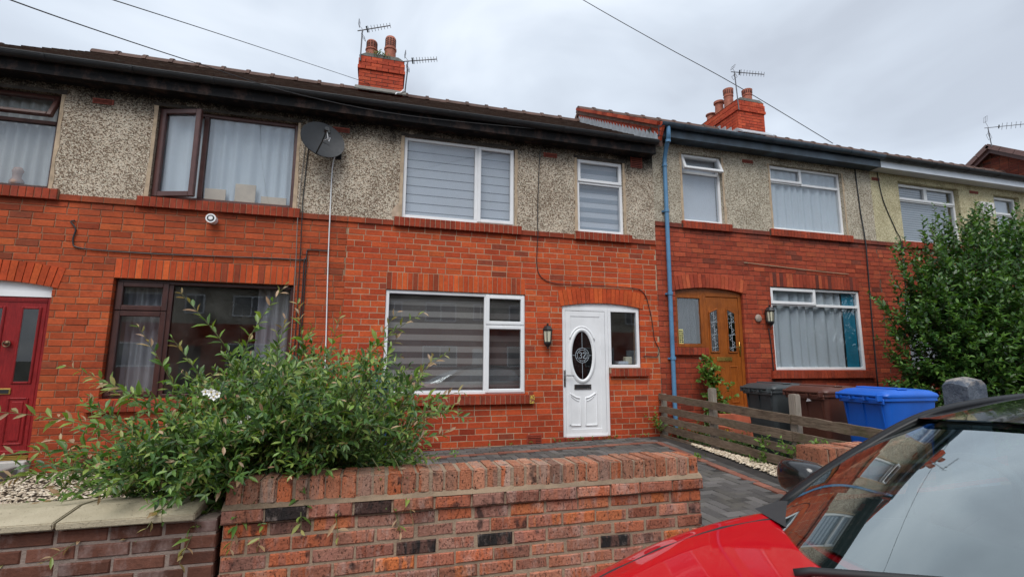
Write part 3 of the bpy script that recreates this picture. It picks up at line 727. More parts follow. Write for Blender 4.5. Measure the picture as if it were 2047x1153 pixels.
striped(1.59, x1-.03, z0+.06, z1-.03, .13, .172, (cloth_mat('zebra_shade_band', (.075, .07, .07), trans=.3), M_BLINDD), 'dark zebra blind behind the small downstairs casements', .5)
# house 3
x0, x1, z0, z1 = O3['bath']; d3 = 4*BC
window(h3, O3['bath'], [(x0+.05, x1-.05, z1-.36, z1-.31)], [(x0+.01, x1-.01, z1-.335, z1-.01, 'o', 'T', 22), (x0+.05, x1-.05, z0+.05, z1-.36, 'f')], M_PVC, y=.05, label='white upstairs window with its top light open')
mb = MB(); mb.box(x0+.04, x1-.04, .15, .155, z0+.02, z1-.02); tag(mb.build('obscure_blind', M_BLINDW), 'plain pale blind behind the window with open top light', 'blind')
x0, x1, z0, z1 = O3['bed']; zt = z1-.32
window(h3, O3['bed'], [(x0+.05, x1-.05, zt-.025, zt+.025), (7.78, 7.83, zt+.025, z1-.05)], [(x0+.01, 7.82, zt, z1-.015, 'c'), (7.83, x1-.05, zt+.025, z1-.05, 'f'), (x0+.05, x1-.05, z0+.05, zt-.025, 'f')], M_PVC, y=.05, label='wide white upstairs window')
curtain(x0+.03, x1-.03, z0, z1, .13, M_CURT, 'pale blue curtains in the wide upstairs window right of the downpipe', 13, .022, .17)
x0, x1, z0, z1 = O3['gw']; zt = z1-.315
window(h3, O3['gw'], [(x0+.05, x1-.05, zt-.025, zt+.025), (7.85, 7.90, zt+.025, z1-.05)], [(x0+.01, 7.89, zt, z1-.015, 'c'), (7.90, x1-.05, zt+.025, z1-.05, 'f'), (x0+.05, x1-.05, z0+.05, zt-.025, 'f')], M_PVC, y=.03, label='wide white downstairs window above the bins')
curtain(x0+.03, 8.60, z0, z1, .13, M_CURT, 'pale blue curtains in the downstairs window above the bins', 14, .035, .21)
mb = MB(); mb.box(8.605, x1-.06, .10, .11, z0+.02, z1-.03); tag(mb.build('teal_panel', M_TEAL), 'teal cloth strip at the right of the downstairs curtains', 'curtain')
# house 4
x0, x1, z0, z1 = O4['bed']; zt = z1-.36
window(h4, O4['bed'], [(x0+.05, x1-.05, zt-.025, zt+.025), (11.11, 11.17, zt+.025, z1-.05)], [(x0+.02, 11.15, zt, z1-.02, 'c'), (11.13, x1-.02, zt, z1-.02, 'c'), (x0+.05, x1-.05, z0+.05, zt-.025, 'f')], M_PVC, y=.09, label='white window in the cream house')
striped(x0+.04, x1-.04, z0+.04, z1-.02, .20, .05, (cloth_mat('venetian_slat', (.42, .45, .47), trans=.2), cloth_mat('venetian_gap', (.16, .17, .18))), 'grey slatted blind in the window of the cream house', .75)
x0, x1, z0, z1 = O4['bath']; zt = z1-.42
window(h4, O4['bath'], [(x0+.05, x1-.05, zt-.025, zt+.025)], [(x0+.02, x1-.02, zt, z1-.02, 'c'), (x0+.05, x1-.05, z0+.05, zt-.025, 'f')], M_PVC, y=.09, label='small white window in the cream house, cut by the frame edge')
mb = MB(); mb.box(x0+.04, x1-.04, .2, .205, z0+.02, z1-.02); tag(mb.build('frosted_blind', M_BLINDW), 'plain white blind in the small window of the cream house', 'blind')
window(h4, O4['gw'], [], [(O4['gw'][0]+.05, O4['gw'][1]-.05, O4['gw'][2]+.05, O4['gw'][3]-.05, 'f')], M_PVC)

# ------------------------------------------------------------------ front doors
def arch_infill(par, x0, x1, zb, fn, mat, y0=.02, y1=.07):
    n = 14; top = [(x0+(x1-x0)*i/n, fn(x0+(x1-x0)*i/n)+.01) for i in range(n+1)]
    mb = MB(); mb.prism([(x0, zb)]+[(x1, zb)]+top[::-1], y0, y1); mb.build('arch_infill', mat, par)
def ellipse_ring(mb, cx, cz, a, b, w, y0, y1, n=48):
    P = lambda k, s, y: (cx+(a+s)*math.cos(2*math.pi*k/n), y, cz+(b+s)*math.sin(2*math.pi*k/n))
    prof = [(0, y1), (w*.25, y0), (w*.6, y0-.002), (w, y1)]
    vs = [P(k, s, y) for s, y in prof for k in range(n)]
    mb.add(vs, [(i*n+k, i*n+(k+1) % n, (i+1)*n+(k+1) % n, (i+1)*n+k) for i in range(3) for k in range(n)])
# --- house 2: white, oval light, number 32
A2 = arch(h2, 2.77, 4.23, 2.115, 2.185, .245, (M_BRL, M_MO2), 5, 20)
mb = MB(); ring(mb, 2.802, 3.60, .10, 2.105, .055, .02, .09); mb.box(2.857, 3.545, .012, .09, .10, .128)
dr = mb.build('door', M_PVC, h2, ); dr['label'] = 'white panelled front door with oval leaded light'
arch_infill(dr, 2.805, 4.165, 2.06, A2, M_PVC, .028, .088)
mb = MB(); mb.cbox(2.86, 3.54, .03, .075, .135, 2.045, .006); mb.build('leaf', M_PVC, dr)
mb = MB(); ring(mb, 2.86, 3.54, .135, 2.045, .085, .022, .032, ch=.004); mb.build('leaf_border', M_PVC, dr)
cx_, cz_ = 3.14, 1.345
mb = MB(); n = 40; mb.prism([(cx_+.172*math.cos(2*math.pi*k/n), cz_+.375*math.sin(2*math.pi*k/n)) for k in range(n)], .024, .034); mb.build('oval_pane', M_DARKGL, dr)
mb = MB(); mb.prism([(cx_+.17*math.cos(2*math.pi*k/n), cz_+.372*math.sin(2*math.pi*k/n)) for k in range(n)], .0255, .0295); mb.build('oval_backing', plain('dark_glass_backing', (.015, .015, .017), .25), dr)
mb = MB(); ellipse_ring(mb, cx_, cz_, .168, .37, .075, .008, .03); mb.build('oval_moulding', M_PVC, dr, smooth=True, fix=True)
M_CAME = plain('lead_came', (.34, .38, .42), .5)
mb = MB(); yy = .0225
mb.tube([(cx_, yy, cz_-.36), (cx_, yy, cz_-.115)], .0035, 6); mb.tube([(cx_, yy, cz_+.115), (cx_, yy, cz_+.36)], .0035, 6)
mb.tube([(cx_-.165, yy, cz_), (cx_-.115, yy, cz_)], .0035, 6); mb.tube([(cx_+.115, yy, cz_), (cx_+.165, yy, cz_)], .0035, 6)
for rr_ in (.115, .085):
    mb.tube([(cx_+rr_*math.cos(2*math.pi*k/32), yy, cz_+rr_*math.sin(2*math.pi*k/32)) for k in range(33)], .0038, 6, cap=False)
for k in range(8): a = 2*math.pi*(k+.5)/8; mb.tube([(cx_+.085*math.cos(a), yy, cz_+.085*math.sin(a)), (cx_+.115*math.cos(a), yy, cz_+.115*math.sin(a))], .003, 6)
mb.build('leading', M_CAME, dr)
def digit(pts, ox, s):
    mb = MB(); mb.tube([(cx_+ox+a*s, yy-.001, cz_+b*s) for a, b in pts], .0062, 6); mb.build('numeral', M_CAME, dr)
digit([(-.5, .75), (-.3, .95), (.1, 1.0), (.42, .8), (.42, .4), (.1, .08), (-.1, .05), (.15, .02), (.48, -.3), (.45, -.75), (.1, -1), (-.3, -.95), (-.52, -.7)], -.031, .045)
digit([(-.48, .55), (-.35, .88), (0, 1.0), (.38, .85), (.46, .45), (.25, .0), (-.15, -.45), (-.5, -.95), (.5, -.95)], .033, .045)
def bead(mb, pts, r=.014, y=.027): mb.tube([(a, y, b) for a, b in pts], r, 8)
mb = MB(); arcp = [(cx_+.235*math.cos(rad(a)), cz_+.09+.36*math.sin(rad(a))) for a in range(25, 156, 8)]; bead(mb, arcp); mb.build('hood_moulding', M_PVC, dr, smooth=True)
for s in (-1, 1):
    xi, xo = cx_+s*.045, cx_+s*.235; mb = MB()
    top = [(xo+(xi-xo)*k/8, .775-.09*math.sin(k/8*math.pi/2)) for k in range(9)]
    bead(mb, [(xi, .27)]+[(xo, .27)]+top+[(xi, .27)], .012); bead(mb, [(a+(xi-a)*.12, b-.045) for a, b in top[1:-1]], .007); mb.box(min(xi, xo)+.0, max(xi, xo)-.0, .022, .04, .262, .285)
    mb.build('lower_panel', M_PVC, dr, smooth=True, auto=40)
mb = MB(); ring(mb, 3.0, 3.285, .815, .895, .016, .018, .034, ch=.003); mb.box(3.016, 3.269, .024, .034, .831, .879); lb = mb.build('letter_plate', M_CHROME, dr)
mb = MB(); mb.box(3.03, 3.255, .0215, .0235, .84, .87); mb.build('letter_flap', M_BLACK, lb)
mb = MB(); mb.cbox(2.822, 2.85, .006, .024, .86, 1.12, .005); mb.tube([(2.836, .01, 1.035), (2.836, -.035, 1.035), (2.85, -.042, 1.035), (2.97, -.042, 1.03)], .009, 8); mb.build('door_handle', M_CHROME, dr, smooth=True, auto=40)
window(h2, (3.603, 4.165, 1.15, 2.10), [], [(3.65, 4.12, 1.20, 2.05, 'f')], M_PVC, y=.021, label='white framed side light beside the white door')
mb = MB(); mb.cbox(3.84, 4.02, .15, .30, 1.205, 1.255, .004); tag(mb.build('paper_stack', plain('paper', (.5, .55, .6), .8)), 'papers lying on the side light sill beside the white door', 'papers')
mb = MB(); mb.cbox(4.0, 4.12, .2, .3, 1.205, 1.33, .01); tag(mb.build('cream_jug', plain('cream_pot', (.55, .5, .36), .6)), 'cream pot on the side light sill beside the white door', 'pot')
mb = MB(); n = round(1.13/.0785)
for i in range(1): mb.box(2.66, 3.66, -.03, .2, -.02, .094)
st = mb.build('doorstep', M_MO1, h2); its = []; rr = random.Random(9)
for i in range(13): its.append((2.66+i*.077+.003, 2.66+(i+1)*.077-.003, -.02, .097, (rr.uniform(0, .4), rr.uniform(.2, .5), rr.random()), -.045))
lay(its, st, M_BRS, 60, d=.12)
# --- house 1: red door
A1 = arch(h1, -5.29, -3.80, 2.11, 2.19, .25, (M_BRL, M_MO1), 6, 20)
mb = MB(); ring(mb, -4.655, -3.862, .15, 2.0, .05, .05, .12); mb.box(-4.6, -3.915, .055, .115, 1.94, 1.955)
dr = mb.build('door', M_REDDOOR, h1); dr['label'] = 'red woodgrain front door with two tall lights'
arch_infill(dr, -5.2, -3.865, 2.0, A1, M_PVC, .05, .11)
mb = MB(); mb.box(-5.2, -3.865, .04, .05, 2.0, 2.06); mb.build('head_trim', M_PVC, dr)
mb = MB(); mb.cbox(-4.602, -3.918, .065, .11, .165, 1.95, .006); mb.build('leaf', M_REDDOOR, dr)
for (a, b) in ((-4.53, -4.32), (-4.17, -3.965)):
    mb = MB(); ring(mb, a, b, .96, 1.88, .03, .05, .068, ch=.008); o = mb.build('light_frame', M_REDDOOR, dr)
    mb = MB(); mb.box(a+.028, b-.028, .056, .064, .988, 1.852); mb.build('pane', M_DARKGL, o)
    mb = MB(); mb.box(a+.03, b-.03, .0645, .0648, .99, 1.85); mb.build('pane_backing', plain('hall_dark', (.02, .022, .024), .3), o)
    mb = MB(); ring(mb, a-.0, b, .26, .80, .02, .052, .068, ch=.008); mb.cbox(a+.045, b-.045, .056, .068, .305, .755, .01); mb.build('lower_panel', M_REDDOOR, dr)
mb = MB(); mb.cbox(-4.45, -4.15, .05, .067, .84, .91, .006); o = mb.build('letter_plate', M_BRASS, dr)
mb = MB(); mb.box(-4.435, -4.165, .047, .052, .85, .895); mb.build('letter_flap', M_BLACK, o)
mb = MB(); mb.lathe([(.03, .05), (.03, .035), (.012, .02)], (-4.245, 0, 1.44), 14, 'Y'); mb.tube([(-4.245+.035*math.sin(a), .028, 1.43-.035*math.cos(a)) for a in [rad(q) for q in range(-140, 141, 20)]], .007, 8); mb.build('knocker', plain('bronze', (.16, .10, .06), .45, metal=.7), dr, smooth=True)
mb = MB()
for k in range(3): mb.box(-4.66, -3.87, .03-k*.012, .06, .145-k*.017-.014, .145-k*.017)
mb.build('threshold', M_BRASS, dr)
mb = MB(); mb.cbox(-4.8, -3.83, -.10, .06, -.05, .092, .008); mb.build('doorstep', M_STEP, h1)
# --- house 3: golden oak door
A3 = arch(h3, 4.80, 6.31, 2.45, 2.53, .235, (M_BR3, M_MO3), 7, 20)
DX0, DX1 = 5.445, 6.235
mb = MB(); ring(mb, DX0, DX1, .45, 2.44, .06, .05, .12); dr = mb.build('door', M_OAK, h3); dr['label'] = 'golden oak front door with two leaded lights'
arch_infill(dr, 4.872, 6.235, 2.40, A3, M_OAK, .055, .115)
mb = MB(); mb.cbox(DX0+.062, DX1-.062, .062, .11, .47, 2.378, .006); mb.build('leaf', M_OAK, dr)
for (a, b, s) in ((5.56, 5.73, 1), (5.92, 6.09, -1)):
    mb = MB(); zt0, zt1 = (2.10, 2.17) if s > 0 else (2.17, 2.10)
    poly = [(a, 1.42), (b, 1.42), (b, zt1), (a, zt0)]; mb.prism(poly, .054, .06); o = mb.build('pane', M_DARKGL, dr)
    mb = MB(); mb.prism([(a-.0, 1.415), (b+.0, 1.415), (b, zt1), (a, zt0)], .0605, .0618); mb.build('pane_backing', bpy.data.materials['hall_dark'], o)
    mb = MB(); q = [(a, .056, 1.42), (b, .056, 1.42), (b, .056, zt1), (a, .056, zt0), (a, .056, 1.42)]
    for i in range(4): mb.tube([q[i], q[i+1]], .013, 8)
    mb.build('bead', M_OAK, o)
    mb = MB(); xm = (a+b)/2
    mb.tube([(xm, .051, 1.43), (xm, .051, 2.12)], .004, 6)
    for k in range(6):
        zc = 1.5+k*.11
        mb.tube([(xm+.05*math.sin(t*.7)*(1 if k % 2 else -1), .051, zc+(t-4.5)*.012) for t in range(10)], .0035, 6)
        mb.tube([(xm-.075, .051, zc), (xm+.075, .051, zc)], .003, 6) if k % 2 == 0 else None
    mb.build('leading', M_CAME, o)
    mb = MB(); ring(mb, a+.0, b, .56, 1.18, .018, .05, .065, ch=.007); mb.build('lower_panel', M_OAK, dr)
mb = MB(); mb.cbox(5.67, 5.98, .052, .066, 1.262, 1.335, .005); o = mb.build('letter_plate', M_BRASS, dr)
mb = MB(); mb.box(5.695, 5.955, .049, .053, 1.278, 1.318); mb.build('letter_flap', M_BRASS, o)
mb = MB(); mb.cbox(6.135, 6.16, .04, .06, 1.36, 1.60, .005); mb.tube([(6.148, .045, 1.51), (6.148, .005, 1.51), (6.135, 0, 1.51), (6.03, 0, 1.507)], .009, 8); mb.build('door_handle', M_BRASS, dr, smooth=True, auto=40)
window(h3, (4.872, 5.443, 1.495, 2.40), [], [(4.93, 5.385, 1.55, 2.345, 'f')], M_OAK, y=.05, fw=.06, label='oak framed side light beside the oak door')
curtain(4.95, 5.37, 1.5, 2.4, .2, cloth_mat('hall_drape', (.10, .11, .12)), 'dark drape behind the oak framed side light', 21)
mb = MB(); mb.box(4.945, 5.03, .069, .071, 1.555, 1.80); st_ = tag(mb.build('sticker', plain('yellow_sticker', (.58, .55, .22), .6)), 'yellow sticker in the lower corner of the oak side light', 'sticker')
mb = MB()
for r_ in range(6):
    for c_ in range(2): mb.box(4.953+c_*.04, 4.953+c_*.04+.026+.006*((r_*3+c_) % 2), .0665, .0685, 1.575+r_*.036, 1.575+r_*.036+.02)
mb.build('sticker_print', M_BLACK, st_)
mb = MB(); mb.cbox(5.36, 6.30, -.32, .05, .26, .42, .01); mb.cbox(5.30, 6.36, -.62, .05, .05, .25, .01); mb.build('doorstep', plain('red_painted_step', (.34, .09, .045), .7, var=.25), h3)

# ------------------------------------------------------------------ vents, roofs, chimneys
for (h, r_, n_) in ((h1, (-3.71, -3.48, 4.555, 4.625), 3), (h2, (-.76, -.53, 4.565, 4.635), 3), (h2, (2.50, 2.73, 4.57, 4.64), 3), (h2, (4.09, 4.31, 4.57, 4.79), 6), (h3, (6.42, 6.65, 4.93, 4.99), 3), (h4, (9.56, 9.76, 4.92, 4.98), 2), (h4, (12.35, 12.6, 4.92, 4.98), 2)):
    airbrick(h, *r_, y=-.022, rows=n_)
airbrick(h1, -3.50, -3.24, -.06, .155, y=-.012, rows=9); airbrick(h2, 2.21, 2.445, .02, .165, y=-.010, rows=5, mat=M_BRS); airbrick(h2, .55, .79, .0, .15, y=-.010, rows=5, mat=M_BRS)
# render patch at the corner of the middle house's upstairs window
g_ = MB(); g_.prism([(.13, 3.352), (.27, 3.352), (.27, 3.56), (.22, 3.58), (.16, 3.50), (.12, 3.42)], -.013, -.007); g_.build('render_patch', plain('bare_render', (.45, .34, .25), .9, var=.2, sc=14), h2)
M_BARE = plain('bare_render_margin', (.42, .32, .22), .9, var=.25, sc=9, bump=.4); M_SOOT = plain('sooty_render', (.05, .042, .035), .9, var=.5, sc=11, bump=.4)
for (h, o_) in ((h2, O2), (h3, O3), (h1, O1)):
    for k_ in ('bed', 'bath'):
        a, b, c, d = o_[k_]
        for (p, q) in ((a-.045, a-.001), (b+.001, b+.045)):
            mb = MB(); n_ = 9; e = [(p+(R.uniform(-.012, .012) if p < a-.01 else 0), q+(R.uniform(-.012, .012) if q > b+.01 else 0), c+(d-c)*i/n_) for i in range(n_+1)]
            mb.prism([(x, z) for x, _, z in e]+[(x, z) for _, x, z in e[::-1]], -.0135, -.0085); mb.build('render_margin', M_BARE, h)
        if h is not h3:
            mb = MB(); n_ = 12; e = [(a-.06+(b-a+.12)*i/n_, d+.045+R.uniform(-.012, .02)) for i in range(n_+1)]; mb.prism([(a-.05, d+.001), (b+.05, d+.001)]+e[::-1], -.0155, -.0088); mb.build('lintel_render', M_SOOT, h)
chimney(h2, -.60, .29, 2.5, 3.9, 6.70, 7.46, 71, [(-.38, 2.72, .46, 'cowl'), (.0, 2.72, .62, 'cowl'), (-.38, 3.3, .4, 'roll'), (.0, 3.5, .4, 'roll')])
chimney(h3, 8.55, 9.37, 2.4, 3.75, 7.05, 7.86, 72, [(8.78, 2.95, .58, 'crown'), (9.12, 2.66, .45, 'crown'), (8.76, 3.3, .42, 'roll'), (8.72, 3.6, .2, 'roll')])
# lead apron and moss at the chimney foot of house 2
mb = MB(); mb.prism([(2.28, 6.58), (2.51, 6.72), (2.51, 6.80), (2.27, 6.60)], -.66, .35, 'YZ'); mb.build('chimney_apron', M_FLAUNCH, h2)
mb = MB(); mb.prism([(2.18, 6.86), (2.41, 7.0), (2.41, 7.08), (2.17, 6.88)], 8.5, 9.43, 'YZ'); mb.build('chimney_apron', M_LEAD, h3)
for i in range(5):
    mb = MB(); y = 2.42+i*.2; zr = E_Z+4*BC+math.tan(SA)*(y-E_Y)
    mb.prism([(y, zr-.02), (y+.2, zr+.10), (y+.2, zr+.17), (y+.03, zr+.17)], 8.535, 8.549, 'YZ'); mb.build('step_flashing', M_LEAD, h3)
# gable upstand where house 3 stands above house 2: bricks, lead steps, verge tiles
def Tz(y, h): return E_Z+math.tan(SA)*(y-E_Y)+h
mb = MB(); mb.prism([(-.22, Tz(-.22, -.08)), (RG_Y, Tz(RG_Y, -.08)), (RG_Y, Tz(RG_Y, .33)), (-.22, Tz(-.22, .33))], 4.535, 4.60, 'YZ'); gb = mb.build('gable_upstand', M_MOC, h3)
fr = Matrix.Translation((4.535, -.21, Tz(-.21, 0))) @ Matrix.Rotation(-math.pi/2, 4, 'Z') @ Matrix.Rotation(SA, 4, 'Y')
rr = random.Random(4); its = []
for k in range(4):
    x = -SL+.02
    while x < 0:
        its.append((x+.003, min(x+.15, 0), .02+k*.078, .02+k*.078+.07, (rr.uniform(0, 1), rr.uniform(.3, .8), rr.random()), -.006)); x += .155
lay(its, gb, M_BRC, 120, fr, d=.05)
for i in range(27):
    mb = MB(); y = -.20+i*.124; zz = Tz(y, .02)
    mb.prism([(y, zz-.03), (y+.124, zz+.0475), (y+.124, zz+.115), (y+.095, zz+.215), (y+.0, zz+.10)], 4.518, 4.527, 'YZ'); mb.build('lead_step', M_LEAD, gb)
for i in range(15):
    s0 = -.02+i*SL/15; mb = MB(); cy, cz = E_Y+s0*math.cos(SA), E_Z+4*BC+s0*math.sin(SA)
    T = Matrix.Translation((0, cy, cz)) @ Matrix.Rotation(SA, 4, 'X')
    mb.box(4.47, 4.56, 0, .27, -.035, .028, mat=T); o = mb.build('verge_tile', M_BRC, gb); o.color = (rr.random(), rr.uniform(.2, .6), rr.random(), 1)
# rainwater pipe on house 3
mb = MB(); px = 4.73
mb.tube([(px-.07, -.318, 5.24), (px-.07, -.318, 5.14), (px-.06, -.30, 5.06), (px-.03, -.17, 4.92), (px-.01, -.085, 4.78), (px-.01, -.075, 4.70)], .037, 12)
mb.tube([(px-.01, -.075, 4.72), (px-.015, -.075, 2.5), (px-.02, -.075, .12)], .036, 12); dp = mb.build('downpipe', M_BLUEPIPE, h3, smooth=True, auto=50); dp['label'] = 'blue painted rainwater pipe'
for z in (4.98, 4.62, 3.80, 2.36, 1.28):
    mb = MB(); mb.lathe([(.038, z), (.046, z+.004), (.046, z+.05), (.038, z+.055)], (px-.012 if z < 4.9 else px-.052, -.075 if z < 4.9 else -.27, 0), 14)
    if z < 4.5: mb.box(px-.07, px+.045, -.035, -.006, z+.012, z+.04)
    mb.build('pipe_collar', M_BLUEPIPE, dp, smooth=True, auto=40)
# ------------------------------------------------------------------ gabled house beyond the row
gh = thing('gabled_house', 'taller brick house with brown verge tiles beyond the row, top right', 'house', (23, 3.3, 0))
M_VERGE = plain('brown_verge', (.15, .085, .075), .6, var=.15)
M_BARGE = plain('brown_bargeboard', (.07, .03, .026), .5)
GY, GZ, GE = 3.35, 8.42, 5.6; HW = 3.9
mb = MB(); mb.prism([(GY-HW, -.3), (GY+HW, -.3), (GY+HW, GE), (GY, GZ-.12), (GY-HW, GE)], 19.6, 27, 'YZ'); w = mb.build('wall', M_MO3, gh)
its = []; rr = random.Random(8)
for k in range(100):
    z = 8.2-k*.0865
    if z < 4.6: break
    hwid = HW*(GZ-.15-z)/(GZ-.12-GE); hwid = min(hwid, HW); x = -hwid+(.12 if k % 2 else 0)
    while x < hwid-.1:
        its.append((x, min(x+.228, hwid), z-.078, z, (rr.gauss(.6, .22), rr.uniform(.2, .8), rr.random()), 0)); x += .2375
fr = Matrix.Translation((19.59, GY, 0)) @ Matrix.Rotation(-math.pi/2, 4, 'Z')
lay(its, w, M_BR3, 220, fr)
gs_ = math.atan2(GZ-GE, HW)
for s in (-1, 1):
    mb = MB(); mb.prism([(GY, GZ), (GY, GZ-.06), (GY+s*(HW+.3), GE-.06-.3*math.tan(gs_)), (GY+s*(HW+.3), GE-.3*math.tan(gs_))], 19.35, 27.2, 'YZ'); rf = mb.build('roof', M_TILE, gh)
    mb = MB(); mb.prism([(GY, GZ-.07), (GY, GZ-.26), (GY+s*(HW+.2), GE-.42), (GY+s*(HW+.2), GE-.2)], 19.36, 19.42, 'YZ'); mb.build('bargeboard', M_BARGE, gh)
    L = math.hypot(HW, GZ-GE)+.3; n = 12
    for i in range(n):
        T = Matrix.Translation((0, GY, GZ)) @ Matrix.Rotation(-s*gs_, 4, 'X'); a, b = s*i*L/n, s*(i+1)*L/n-s*.015
        mb = MB(); mb.box(19.28, 19.46, min(a, b), max(a, b), -.10, .045, mat=T); mb.build('verge_tile', M_VERGE, rf)

g = G('yellow_lichen'); c = g.mix(g.ramp(g.noise(60, 3), [(.45, 0.0), (.55, 1.0)]), (.55, .42, .06), (.22, .06, .035)); g.pbr(c, .9)
mb = MB(); mb.box(2.246, 2.318, -.0585, -.054, .625, .747); mb.build('lichen_patch', g.mat, h2)['label'] = 'yellow lichen on the end brick of the sill'

# ------------------------------------------------------------------ ground, street, gardens
def ground_mat(name, a, b, sc=4, rough=.9, bump=.5):
    g = G(name); n_ = g.noise(sc, 6, .65); f = g.noise(sc*22, 3)
    c = g.mix(g.ramp(n_, [(.35, 0.0), (.65, 1.0)]), a, b); c = g.mix(g.math('MULTIPLY', f, .3), c, tuple(x*.5 for x in a))
    g.pbr(c, rough, g.bump(f, .006, bump), spec=.3); return g.mat
M_ASPH = ground_mat('asphalt', (.045, .045, .047), (.065, .064, .064)); M_FLAG = ground_mat('pavement_flags', (.20, .19, .18), (.27, .26, .24))
M_SOIL = ground_mat('garden_soil', (.045, .032, .022), (.08, .06, .04), 6); M_GRD = ground_mat('rough_ground', (.07, .075, .045), (.11, .10, .07), 1)
M_KERB = ground_mat('kerb_stone', (.24, .23, .22), (.32, .31, .29), 5); M_SAND = ground_mat('jointing_sand', (.030, .028, .027), (.05, .045, .042), 8)
def sheet(name, x0, x1, y0, y1, z00, z01, mat, kind='structure', parent=None):
    """z00 at y0, z01 at y1"""
    mb = MB(); mb.add([(x0, y0, z00), (x1, y0, z00), (x1, y1, z01), (x0, y1, z01)], [(0, 1, 2, 3)]); o = mb.build(name, mat, parent, fix=False)
    if kind: o['kind'] = kind
    return o
sheet('ground', -400, 400, -400, 400, -.46, -.46, M_GRD)
sheet('road', -60, 60, -11.5, -5.22, -.36, -.36, M_ASPH)
sheet('pavement', -60, 60, -5.08, -4.1, -.235, -.15, M_FLAG)
kb = MB()
for i in range(40): kb.cbox(-18+i*.915, -18+i*.915+.905, -5.22, -5.085, -.5, -.235, .012)
kb.build('kerb', M_KERB)['kind'] = 'structure'
sheet('far_pavement', -60, 60, -13.2, -11.5, -.25, -.25, M_FLAG)
GZX = lambda x: .021*(x-.64)
mb = MB(); mb.prism([(-10.4, -.5), (-.62, -.5), (-.62, -.065), (-10.4, -.065)], -3.9, .02); mb.build('gravel_bed_base', M_SOIL)['kind'] = 'structure'
mb = MB(); mb.prism([(4.47, -.5), (24, -.5), (24, -.06), (4.47, -.06)], -4.0, .02); mb.build('garden_ground', M_SOIL)['kind'] = 'structure'
mb = MB(); mb.prism([(-.62, -.5), (4.47, -.5), (4.47, GZX(4.47)-.016), (-.62, GZX(-.62)-.016)], -3.885, .02); drive = mb.build('driveway', M_SAND); drive['kind'] = 'structure'
sheet('drive_threshold', 2.215, 3.26, -4.1, -3.885, -.15, GZX(2.7)-.014, M_FLAG)
# block paving: herringbone, a red border course and black edge courses
def pave_mat(name, stops):
    g = G(name); t = g.tone(); n_ = g.noise(5, 4, .6); f = g.noise(120, 3, .6)
    c = g.ramp(t[0], stops); v = g.math('MULTIPLY', g.math('ADD', g.math('MULTIPLY', t[1], .5), .75), g.math('ADD', g.math('MULTIPLY', f, .7), .65))
    c = g.mix(1.0, c, g.n('ShaderNodeCombineColor', {0: v, 1: v, 2: v}).outputs[0], 'MULTIPLY')
    c = g.mix(g.math('MULTIPLY', g.ramp(n_, [(.45, 0.0), (.7, 1.0)]), .45), c, (.12, .11, .085))
    g.pbr(c, .88, g.bump(f, .004, .6), spec=.3); return g.mat
M_PVB = pave_mat('paver_charcoal', [(0, (.060, .056, .054)), (.5, (.085, .080, .077)), (1, (.115, .108, .104))])
M_PVR = pave_mat('paver_red', [(0, (.17, .066, .046)), (.5, (.22, .085, .058)), (1, (.27, .11, .075))])
rr = random.Random(31); _pc = {}
def paver_mesh(mat, v):
    k = (mat.name, v)
    if k not in _pc:
        mb = MB(); rq = random.Random(v); c = .006; a, b = .0975, .0475
        ring1 = [(-a+c, -b+c), (a-c, -b+c), (a-c, b-c), (-a+c, b-c)]; ring2 = [(-a, -b), (a, -b), (a, b), (-a, b)]
        V = [(x, y, rq.uniform(-.001, .001)) for x, y in ring1]+[(x, y, -.005) for x, y in ring2]+[(x, y, -.05) for x, y in ring2]
        Fc = [(0, 1, 2, 3)]
        for i in range(4): j = (i+1) % 4; Fc += [(i, i+4, j+4, j), (i+4, i+8, j+8, j+4)]
        mb.add(V, Fc); _pc[k] = mb.mesh('paving_block', mat)
    return _pc[k]
bx0, by0, bx1, by1 = 4.10, -.50, 3.60, -3.75     # line of the red border on the fence side
edge_x = lambda y: bx0+(bx1-bx0)*(y-by0)/(by1-by0)
bl = []
for i in range(-60, 90):
    for j in range(-90, 60):
        pass
for u in range(-70, 70):
    for w in range(-40, 40):
        cx, cy = u-2*w, u+2*w
        for (ax, ay, ang) in ((1.0, .5, 0.0), (2.5, 0.0, 90.0)):
            X, Y = (cx+ax)*.1+.03, (cy+ay)*.1-2.0
            if -.5 < X < edge_x(Y)-.09 and -3.83 < Y < -.60: bl.append((X, Y, ang, M_PVB))
ba = math.degrees(math.atan2(by1-by0, bx1-bx0))
L_ = math.hypot(by1-by0, bx1-bx0)
ux, uy = (bx1-bx0)/L_, (by1-by0)/L_
for k in range(int(L_/.2)):
    s = .1+k*.2; bl.append((bx0+ux*s, by0+uy*s, ba, M_PVR)); bl.append((bx0+ux*s-uy*.102, by0+uy*s+ux*.102, ba, M_PVB))
for k in range(23):
    X = 4.05-k*.2; bl.append((X-.1, -.50, 0, M_PVR))
    for q in (1, 2, 3, 4):
        if -.5+q*.102 < -.05: bl.append((X-.1+(.1 if q % 2 else 0), -.5+q*.102, 0, M_PVB))
sc = []
for b in bl:
    p = (b[0], b[1], GZX(b[0])); q = proj(p); vis = in_frame(p, 10)
    hid = b[0] < 2.0 and b[1] < -1.4      # behind the front wall
    sc.append(((1/q[2] if vis and not hid else 0), b))
sc.sort(key=lambda a: -a[0]); restb, restr = MB(), MB()
